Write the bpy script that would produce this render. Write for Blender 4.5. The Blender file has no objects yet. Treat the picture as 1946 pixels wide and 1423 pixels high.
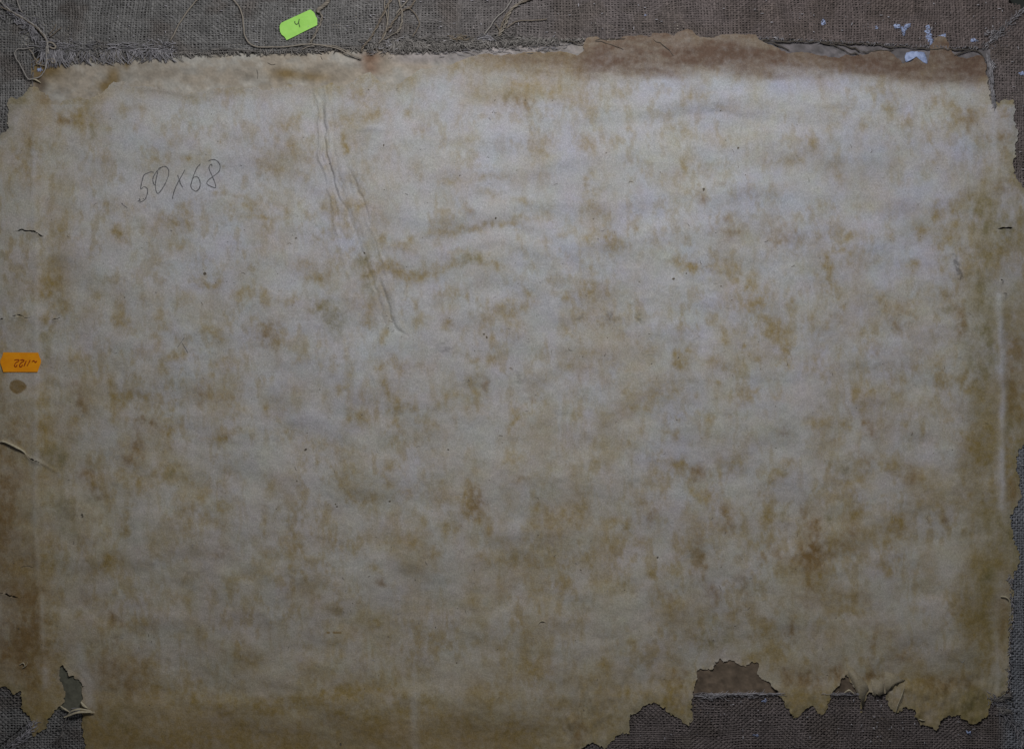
import bpy, math, random
import numpy as np
from mathutils import Vector

# ---------------------------------------------------------------- camera, light, exposure
S = 0.00034                       # metres per unit of the drawing (the back is about 68 x 50 cm)
CX, CY = 973.0, 711.5
scene = bpy.context.scene
col = scene.collection

cam_d = bpy.data.cameras.new('camera'); cam = bpy.data.objects.new('camera', cam_d); col.objects.link(cam)
cam_d.lens = 60; cam_d.sensor_width = 36; cam_d.clip_start = 0.01; cam_d.clip_end = 20
cam.location = (0, 0, 1946 * S * 60 / 36 + 0.0005); cam.rotation_euler = (0, 0, 0)
scene.camera = cam

world = bpy.data.worlds.new('World'); scene.world = world; world.use_nodes = True
bg = world.node_tree.nodes['Background']; bg.inputs[0].default_value = (0.80, 0.86, 1.0, 1); bg.inputs[1].default_value = 0.055

def area(name, loc, target, sx, sy, power, color):
    d = bpy.data.lights.new(name, 'AREA'); d.shape = 'RECTANGLE'; d.size = sx; d.size_y = sy
    d.energy = power; d.color = color
    o = bpy.data.objects.new(name, d); col.objects.link(o); o.location = loc
    o.rotation_euler = (Vector(target) - Vector(loc)).to_track_quat('-Z', 'Y').to_euler()
    return o
area('window_light', (0.04, 0.37, 0.535), (0.03, -0.04, 0), 0.32, 0.15, 3.12, (0.97, 0.985, 1.0))

vs = scene.view_settings
vs.view_transform = 'Standard'; vs.look = 'None'; vs.exposure = 0; vs.gamma = 1; vs.use_curve_mapping = False

# ---------------------------------------------------------------- helpers
rng = np.random.default_rng(7); random.seed(7)

def W(p):                          # drawing units (x right, y down, z up) -> metres
    p = np.asarray(p, dtype=np.float64).reshape(-1, 3)
    return np.stack([(p[:, 0] - CX) * S, (CY - p[:, 1]) * S, p[:, 2] * S], 1)

_lat = [np.random.default_rng(100 + i).random((256, 256)) for i in range(12)]
def vnoise(x, y, seed=0):
    L = _lat[seed % 12]
    x = x + seed * 37.3; y = y + seed * 91.7
    xi = np.floor(x).astype(int); yi = np.floor(y).astype(int)
    fx = x - xi; fy = y - yi
    fx = fx * fx * (3 - 2 * fx); fy = fy * fy * (3 - 2 * fy)
    a = L[yi & 255, xi & 255]; b = L[yi & 255, (xi + 1) & 255]
    c = L[(yi + 1) & 255, xi & 255]; d = L[(yi + 1) & 255, (xi + 1) & 255]
    return (a * (1 - fx) + b * fx) * (1 - fy) + (c * (1 - fx) + d * fx) * fy
def fbm(x, y, seed=0, octv=4, gain=0.5):
    s = 0; a = 1; t = 0
    for k in range(octv):
        s = s + a * vnoise(x * 2 ** k, y * 2 ** k, seed + k); t += a; a *= gain
    return s / t                   # 0..1
def sstep(a, b, x):
    t = np.clip((x - a) / (b - a), 0, 1); return t * t * (3 - 2 * t)

def link(o, parent=None):
    col.objects.link(o)
    if parent is not None: o.parent = parent
    return o
def tag(o, label=None, cat=None, group=None, kind=None):
    if label: o['label'] = label
    if cat: o['category'] = cat
    if group: o['group'] = group
    if kind: o['kind'] = kind
    return o
def empty(name, x=CX, y=CY, z=0.0):
    o = bpy.data.objects.new(name, None); o.empty_display_size = 0.02
    return link(o)

def raw_mesh(name, verts, quads=None, ngons=None, mat=None, parent=None, smooth=True, attrs=None):
    """verts in metres; quads (n,4) int; ngons list of index lists."""
    me = bpy.data.meshes.new(name)
    nv = len(verts)
    me.vertices.add(nv); me.vertices.foreach_set('co', np.ascontiguousarray(verts, dtype=np.float32).ravel())
    loops = []; tot = []
    if quads is not None and len(quads):
        loops.append(np.asarray(quads, dtype=np.int32).ravel()); tot.append(np.full(len(quads), 4, np.int32))
    if ngons:
        loops.append(np.array([i for f in ngons for i in f], np.int32)); tot.append(np.array([len(f) for f in ngons], np.int32))
    loops = np.concatenate(loops); tot = np.concatenate(tot)
    st = np.concatenate([[0], np.cumsum(tot)[:-1]]).astype(np.int32)
    me.loops.add(len(loops)); me.loops.foreach_set('vertex_index', loops)
    me.polygons.add(len(tot)); me.polygons.foreach_set('loop_start', st); me.polygons.foreach_set('loop_total', tot)
    me.polygons.foreach_set('use_smooth', np.full(len(tot), bool(smooth)))
    me.update(calc_edges=True); me.validate()
    for k, v in (attrs or {}).items():
        v = np.asarray(v, np.float32)
        if v.ndim == 2:
            a = me.attributes.new(k, 'FLOAT_COLOR', 'POINT')
            a.data.foreach_set('color', np.concatenate([v, np.ones((len(v), 1), np.float32)], 1).ravel())
        else:
            a = me.attributes.new(k, 'FLOAT', 'POINT'); a.data.foreach_set('value', v)
    if mat: me.materials.append(mat)
    return link(bpy.data.objects.new(name, me), parent)

def smooth_path(pts, n=6):
    """Catmull-Rom through points (any dimension)."""
    p = np.asarray(pts, float)
    if len(p) < 3:
        t = np.linspace(0, 1, n + 1)[:, None]; return p[0] * (1 - t) + p[-1] * t
    q = np.vstack([2 * p[0] - p[1], p, 2 * p[-1] - p[-2]]); out = []
    for i in range(1, len(q) - 2):
        a, b, c, d = q[i - 1], q[i], q[i + 1], q[i + 2]
        for t in np.arange(n) / n:
            out.append(.5 * (2 * b + (c - a) * t + (2 * a - 5 * b + 4 * c - d) * t * t + (3 * b - a - 3 * c + d) * t ** 3))
    out.append(p[-1]); return np.array(out)

class Tubes:
    """collects thin tubes in drawing units into one mesh"""
    def __init__(s): s.v = []; s.q = []; s.c = []; s.n = 0
    def add(s, path, r, sides=5, color=(.2, .18, .16), taper=True):
        p = np.asarray(path, float); m = len(p)
        if m < 2: return
        t = np.gradient(p, axis=0); t /= np.linalg.norm(t, axis=1)[:, None] + 1e-9
        up = np.array([0, 0, 1.0]); side = np.cross(t, up); ln = np.linalg.norm(side, axis=1)
        side[ln < 1e-3] = (1, 0, 0); side /= np.linalg.norm(side, axis=1)[:, None]
        nor = np.cross(side, t)
        rr = np.full(m, r) if np.isscalar(r) else np.asarray(r, float)
        if taper: rr = rr * np.concatenate([[.35], np.ones(m - 2), [.35]])
        for k in range(sides):
            a = 2 * math.pi * k / sides
            s.v.append(p + (side * math.cos(a) + nor * math.sin(a)) * rr[:, None])
            s.c.append(np.tile(np.asarray(color, float), (m, 1)))
        for k in range(sides):
            k2 = (k + 1) % sides; i = np.arange(m - 1)
            s.q.append(np.stack([s.n + k * m + i, s.n + k2 * m + i, s.n + k2 * m + i + 1, s.n + k * m + i + 1], 1))
        s.n += sides * m
    def build(s, name, mat, parent=None):
        return raw_mesh(name, W(np.vstack(s.v)), np.vstack(s.q), None, mat, parent, True, {'tint': np.vstack(s.c)})

# ---------------------------------------------------------------- materials
def new_mat(name):
    m = bpy.data.materials.new(name); m.use_nodes = True
    nt = m.node_tree; b = nt.nodes['Principled BSDF']; b.inputs['Roughness'].default_value = .85
    b.inputs['Specular IOR Level'].default_value = .25
    return m, nt, b
def node(nt, t, **kw):
    n = nt.nodes.new(t)
    for k, v in kw.items(): setattr(n, k, v)
    return n
def mix(nt, fac, a, b, blend='MIX'):
    n = node(nt, 'ShaderNodeMix', data_type='RGBA', blend_type=blend)
    for sock, val in ((n.inputs[0], fac), (n.inputs[6], a), (n.inputs[7], b)):
        if hasattr(val, 'is_output') or isinstance(val, bpy.types.NodeSocket): nt.links.new(val, sock)
        else: sock.default_value = val if not isinstance(val, tuple) else (*val[:3], 1)
    return n.outputs[2]
def maths(nt, op, a, b=None, clamp=False):
    n = node(nt, 'ShaderNodeMath', operation=op, use_clamp=clamp)
    for i, v in enumerate((a, b)):
        if v is None: continue
        if isinstance(v, bpy.types.NodeSocket): nt.links.new(v, n.inputs[i])
        else: n.inputs[i].default_value = v
    return n.outputs[0]
def noise(nt, scale, detail=3, rough=.6, stretch=(1, 1, 1)):
    tc = node(nt, 'ShaderNodeNewGeometry'); mp = node(nt, 'ShaderNodeMapping'); mp.inputs['Scale'].default_value = stretch
    nt.links.new(tc.outputs['Position'], mp.inputs['Vector'])
    n = node(nt, 'ShaderNodeTexNoise'); n.inputs['Scale'].default_value = scale; n.inputs['Detail'].default_value = detail
    n.inputs['Roughness'].default_value = rough; nt.links.new(mp.outputs[0], n.inputs['Vector'])
    return n.outputs[0]
def ramp(nt, fac, a, b):
    n = node(nt, 'ShaderNodeMapRange'); n.interpolation_type = 'SMOOTHSTEP'
    n.inputs[1].default_value = a; n.inputs[2].default_value = b
    nt.links.new(fac, n.inputs[0]); return n.outputs[0]
def bump(nt, b, h, strength, dist):
    n = node(nt, 'ShaderNodeBump'); n.inputs['Strength'].default_value = strength; n.inputs['Distance'].default_value = dist
    nt.links.new(h, n.inputs['Height']); nt.links.new(n.outputs[0], b.inputs['Normal'])

def paper_material():
    m, nt, b = new_mat('aged_paper')
    at = node(nt, 'ShaderNodeAttribute', attribute_name='stain'); sp = node(nt, 'ShaderNodeSeparateColor')
    nt.links.new(at.outputs['Color'], sp.inputs[0])
    tn = node(nt, 'ShaderNodeAttribute', attribute_name='tone').outputs['Fac']
    warm = node(nt, 'ShaderNodeAttribute', attribute_name='warm').outputs['Fac']
    fine = noise(nt, 900, 3, .65); grain = noise(nt, 2300, 2, .6, (1, .55, 1)); mid = noise(nt, 260, 3, .6)
    c = mix(nt, warm, (.425, .426, .452), (.408, .368, .305))
    ch = node(nt, 'ShaderNodeAttribute', attribute_name='cast').outputs['Color']
    c = mix(nt, 1.0, c, ch, 'MULTIPLY')
    f1 = maths(nt, 'MULTIPLY_ADD', mid, .9); nt.nodes[-1].inputs[2].default_value = .55
    ro = maths(nt, 'MULTIPLY', sp.outputs[0], f1, True); rr = maths(nt, 'MULTIPLY', sp.outputs[1], f1, True)
    rg = maths(nt, 'MULTIPLY', sp.outputs[2], f1, True)
    c = mix(nt, ro, c, (.264, .191, .074)); c = mix(nt, rr, c, (.190, .118, .046)); c = mix(nt, rg, c, (.150, .127, .050))
    bd = node(nt, 'ShaderNodeAttribute', attribute_name='tide').outputs['Fac']
    c = mix(nt, maths(nt, 'MULTIPLY', bd, f1, True), c, (.124, .078, .055))
    # fine fibre grain and flecks of the sheet itself
    g = maths(nt, 'MULTIPLY_ADD', fine, .70); nt.nodes[-1].inputs[2].default_value = .65
    c = mix(nt, 1.0, c, g, 'MULTIPLY')
    g2 = maths(nt, 'MULTIPLY_ADD', grain, .80); nt.nodes[-1].inputs[2].default_value = .60
    c = mix(nt, 1.0, c, g2, 'MULTIPLY')
    lo = maths(nt, 'MULTIPLY_ADD', tn, .5); nt.nodes[-1].inputs[2].default_value = 1.0
    c = mix(nt, 1.0, c, lo, 'MULTIPLY')
    fl = ramp(nt, noise(nt, 620, 2, .5), .74, .80)
    c = mix(nt, maths(nt, 'MULTIPLY', fl, .55), c, (.12, .10, .07))
    nt.links.new(c, b.inputs['Base Color']); b.inputs['Roughness'].default_value = .80
    bump(nt, b, maths(nt, 'ADD', fine, grain), .45, .0003)
    return m
def tint_material(name, scale=1200, rough=.9, amp=.5, bstr=.0):
    m, nt, b = new_mat(name)
    at = node(nt, 'ShaderNodeAttribute', attribute_name='tint')
    n = noise(nt, scale, 3, .6); g = maths(nt, 'MULTIPLY_ADD', n, amp); nt.nodes[-1].inputs[2].default_value = 1 - amp / 2
    c = mix(nt, 1.0, at.outputs['Color'], g, 'MULTIPLY'); nt.links.new(c, b.inputs['Base Color'])
    b.inputs['Roughness'].default_value = rough
    if bstr: bump(nt, b, n, bstr, .0003)
    return m
def plain_material(name, a, c2, scale, rough=.8, bstr=.2):
    m, nt, b = new_mat(name); n = noise(nt, scale, 4, .6)
    nt.links.new(mix(nt, ramp(nt, n, .3, .7), a, c2), b.inputs['Base Color']); b.inputs['Roughness'].default_value = rough
    if bstr: bump(nt, b, n, bstr, .0003)
    return m
M_paper = paper_material()
M_board = tint_material('grey_board', 700, .9, .55, .35)
M_thread = tint_material('linen_thread', 1500, .85, .5)
M_ground = plain_material('linen_ground_shade', (.012, .011, .010), (.026, .023, .021), 300)  # ground colour with the shade of the weave gaps put in
M_pencil = plain_material('pencil_graphite', (.06, .06, .065), (.17, .165, .165), 1500, .6, 0)
M_ink = plain_material('blue_black_ink', (.05, .09, .03), (.09, .14, .05), 2500, .6, 0)
M_redink = plain_material('red_ink', (.26, .030, .002), (.36, .060, .004), 2500, .6, 0)
M_green = plain_material('green_label_paper', (.33, .66, .115), (.38, .72, .14), 260, .6, .08)
M_orange = plain_material('orange_label_paper', (.78, .27, .004), (.86, .33, .006), 200, .55, .10)
M_paint = plain_material('white_paint', (.22, .27, .43), (.38, .45, .66), 420, .6, .3)
def thin_paint(m):
    nt = m.node_tree; out = nt.nodes['Material Output']; b = nt.nodes['Principled BSDF']
    tr = node(nt, 'ShaderNodeBsdfTransparent'); mx = node(nt, 'ShaderNodeMixShader')
    k = ramp(nt, noise(nt, 900, 3, .6), .36, .56); nt.links.new(k, mx.inputs[0]); nt.links.new(tr.outputs[0], mx.inputs[1]); nt.links.new(b.outputs[0], mx.inputs[2]); nt.links.new(mx.outputs[0], out.inputs[0])
M_smear = plain_material('smeared_white_paint', (.24, .29, .46), (.40, .47, .68), 420, .6, .3); thin_paint(M_smear)
M_strip = plain_material('torn_paper_fibre', (.36, .31, .21), (.50, .44, .32), 700, .85, .2)
M_table = plain_material('table_surface', (.018, .022, .018), (.03, .032, .028), 30, .7, .1)
M_speck = plain_material('dark_speck', (.06, .05, .04), (.17, .14, .10), 900, .8, 0)

# ---------------------------------------------------------------- layout fields (drawing units)
X0, X1, Y0, Y1 = -24.0, 1968.0, -12.0, 1438.0      # outer edges of the stretched canvas
def lerp_edge(pts, t):
    p = np.array(pts, float); return np.interp(t, p[:, 0], p[:, 1])
TOPE = [(-30, 112), (75, 116), (330, 108), (560, 103), (700, 96), (830, 96), (960, 88), (1080, 82), (1250, 76), (1440, 78), (1600, 86), (1750, 93), (1870, 98), (1980, 100)]
BOTE = [(-30, 1352), (60, 1352), (160, 1345), (400, 1338), (900, 1330), (1320, 1321), (1440, 1317), (1570, 1317), (1700, 1316), (1915, 1320), (1990, 1320)]
LEFE = [(-20, 66), (75, 64), (150, 60), (400, 68), (900, 72), (1300, 76), (1440, 78)]       # (y, x)
RIGE = [(-20, 1878), (100, 1880), (200, 1888), (500, 1895), (800, 1902), (1000, 1908), (1100, 1916), (1320, 1916), (1440, 1918)]
def in_top(x, y):  return lerp_edge(TOPE, x) - y
def in_bot(x, y):  return y - lerp_edge(BOTE, x)
def in_lef(x, y):  return lerp_edge(LEFE, y) - x
def in_rig(x, y):  return x - lerp_edge(RIGE, y)
def canvas_depth(x, y):            # > 0 where the turned-over canvas lies on the board
    return np.maximum(np.maximum(in_top(x, y), in_bot(x, y)), np.maximum(in_lef(x, y), in_rig(x, y)))
def outer_ok(x, y):
    ok = (x > X0) & (x < X1) & (y > Y0) & (y < Y1)
    return ok & ~((x > 1920) & (y < 6 + (x - 1920) * .08)) & ~((x > 1941) & (y < 17))

# paper outline (clockwise, y down)
PO = """-60 262 0 260 8 253 17 246 17 222 16 200 14 184 24 186 33 190 41 186 47 176 60 164 68 168 84 176 96 190 112 196 126 192
150 186 172 186 184 180 194 172 212 160 232 154 250 163 275 164 300 167 332 170 358 178 382 178 400 171 440 165 478 166 500 172 522 167 546 160 566 160 590 169
612 164 626 157 648 165 668 156 690 140 704 138 716 148 740 163 752 162 770 150 800 132 850 126 884 112 912 104 960 106 1004 100 1060 98 1096 105
1110 98 1108 84 1112 73 1124 69 1136 71 1152 78 1172 76 1190 69 1214 68 1236 71 1241 63 1256 61 1268 64 1280 69 1290 60 1308 57 1320 62 1328 70 1345 75 1358 72
1372 66 1396 65 1418 68 1438 65 1446 76 1458 86 1480 94 1500 101 1530 101 1560 106 1592 109 1616 106 1650 101 1692 98 1704 108 1716 119 1730 118 1742 110 1752 116 1762 122 1765 108 1768 88 1776 76 1788 70 1797 75 1802 90 1810 102
1836 111 1862 105 1870 110 1875 150 1882 192 1892 196 1906 190 1924 191 1929 206 1927 232 1934 247 1930 270 1926 300 1928 328 1938 346 1950 362 1990 380
1990 840 1946 844 1938 852 1932 868 1934 900 1938 930 1938 950 1931 962 1925 972 1920 984 1922 1010 1930 1032 1937 1050 1936 1070 1929 1086 1925 1108
1924 1150 1920 1200 1918 1260 1915 1306 1908 1318 1886 1326 1880 1340 1878 1360 1862 1369 1846 1374 1834 1366 1822 1358 1802 1358 1790 1364 1778 1382 1768 1384 1752 1377 1742 1364 1732 1346 1716 1344 1706 1351 1692 1346 1686 1330 1683 1316
1672 1318 1662 1322 1656 1312 1648 1314 1641 1338 1637 1352 1633 1332 1628 1314 1618 1296 1610 1276 1598 1292 1584 1308 1576 1322 1573 1343 1562 1357 1550 1350 1545 1337 1532 1343 1521 1360 1510 1369 1503 1354 1490 1334 1478 1318
1460 1296 1448 1286 1441 1275 1438 1260 1426 1253 1416 1264 1402 1257 1386 1256 1366 1250 1357 1257 1353 1268 1326 1273 1321 1290 1317 1318 1315 1344 1317 1354 1312 1373 1305 1378 1286 1364 1270 1350 1256 1338 1240 1333 1222 1340 1206 1352
1198 1358 1197 1394 1182 1392 1170 1398 1158 1416 1148 1423 1138 1414 1126 1410 1116 1416 1106 1424 1100 1450 168 1450 163 1410 156 1376 158 1356 157 1344 155 1334
158 1320 157 1304 154 1297 147 1290 141 1283 134 1282 129 1275 124 1266 118 1261 114 1270 112 1284 117 1295 122 1304 124 1318 120 1330 117 1340 106 1352 98 1357 92 1370 86 1386 74 1389
66 1400 60 1396 58 1384 62 1370 52 1356 44 1350 42 1330 40 1312 26 1314 12 1304 -60 1298"""
PO = np.array([float(t) for t in PO.split()]).reshape(-1, 2)
SLITS = [([(27, 440), (45, 438), (66, 440), (80, 448), (97, 456)], .9), ([(-8, 609), (14, 605)], .8), ([(16, 601), (38, 600), (60, 605)], .7),
         ([(97, 609), (108, 606), (118, 601)], .8), ([(52, 866), (66, 875), (82, 882)], .7),
         ([(-8, 1123), (12, 1127), (26, 1133), (48, 1134)], .7), ([(1893, 436), (1906, 434), (1924, 434)], 1.0), ([(1899, 532), (1906, 534)], .9), ([(1905, 557), (1912, 558)], .8), ([(698, 171), (703, 174)], .9), ([(752, 170), (758, 167)], .7)]

def poly_sdf(poly, x, y):
    inside = np.zeros(x.shape, bool); dmin = np.full(x.shape, 1e9)
    n = len(poly)
    for i in range(n):
        ax, ay = poly[i]; bx, by = poly[(i + 1) % n]
        if ay != by:
            c = ((ay > y) != (by > y)) & (x < (bx - ax) * (y - ay) / (by - ay) + ax); inside ^= c
        dx, dy = bx - ax, by - ay; t = np.clip(((x - ax) * dx + (y - ay) * dy) / (dx * dx + dy * dy + 1e-9), 0, 1)
        dmin = np.minimum(dmin, (x - ax - t * dx) ** 2 + (y - ay - t * dy) ** 2)
    d = np.sqrt(dmin); return np.where(inside, d, -d)
def line_dist(pts, x, y):
    """distance, signed side and position along a polyline"""
    best = np.full(x.shape, 1e9); sg = np.zeros(x.shape); tt = np.zeros(x.shape); n = len(pts) - 1
    for i in range(n):
        ax, ay = pts[i]; bx, by = pts[i + 1]; dx, dy = bx - ax, by - ay; L = math.hypot(dx, dy) + 1e-9
        t = np.clip(((x - ax) * dx + (y - ay) * dy) / (L * L), 0, 1)
        d = np.hypot(x - ax - t * dx, y - ay - t * dy); m = d < best
        best = np.where(m, d, best); sg = np.where(m, np.sign((x - ax) * dy - (y - ay) * dx), sg); tt = np.where(m, (i + t) / n, tt)
    return best, sg, tt

G = 2.0
gx = np.arange(-26, 1972, G); gy = np.arange(54, 1442, G)
cgx = np.arange(-28, 1980, 4.0); cgy = np.arange(52, 1448, 4.0)
CXX, CYY = np.meshgrid(cgx, cgy)
csdf = poly_sdf(PO, CXX, CYY)
def upsample(f, x, y):
    u = (x - cgx[0]) / 4.0; v = (y - cgy[0]) / 4.0
    u = np.clip(u, 0, f.shape[1] - 1.001); v = np.clip(v, 0, f.shape[0] - 1.001)
    i = u.astype(int); j = v.astype(int); a = u - i; b = v - j
    return (f[j, i] * (1 - a) + f[j, i + 1] * a) * (1 - b) + (f[j + 1, i] * (1 - a) + f[j + 1, i + 1] * a) * b
def paper_sdf(x, y):
    s = upsample(csdf, x, y)
    fade = np.exp(-(s / 14) ** 2)
    return s + fade * ((fbm(x / 17, y / 17, 1, 3, .5) - .5) * 10 + (fbm(x / 5.5, y / 5.5, 7, 3, .7) - .5) * 9 * (.4 + .8 * (y > 150)))

XX, YY = np.meshgrid(gx, gy)
SD = paper_sdf(XX, YY)
SD0 = SD.copy()
for pts, w in SLITS:
    bx = (XX[0] > min(p[0] for p in pts) - 12) & (XX[0] < max(p[0] for p in pts) + 12); by = (YY[:, 0] > min(p[1] for p in pts) - 12) & (YY[:, 0] < max(p[1] for p in pts) + 12)
    ii = np.ix_(by, bx); x, y = XX[ii], YY[ii]
    d, _, t = line_dist(pts, x + (vnoise(x / 5, y / 5, 3) - .5) * 2, y + (vnoise(x / 5, y / 5, 4) - .5) * 3)
    SD[ii] = np.minimum(SD[ii], d - w * (.35 + 1.3 * np.sin(np.clip(t, 0, 1) * math.pi)))

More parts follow.
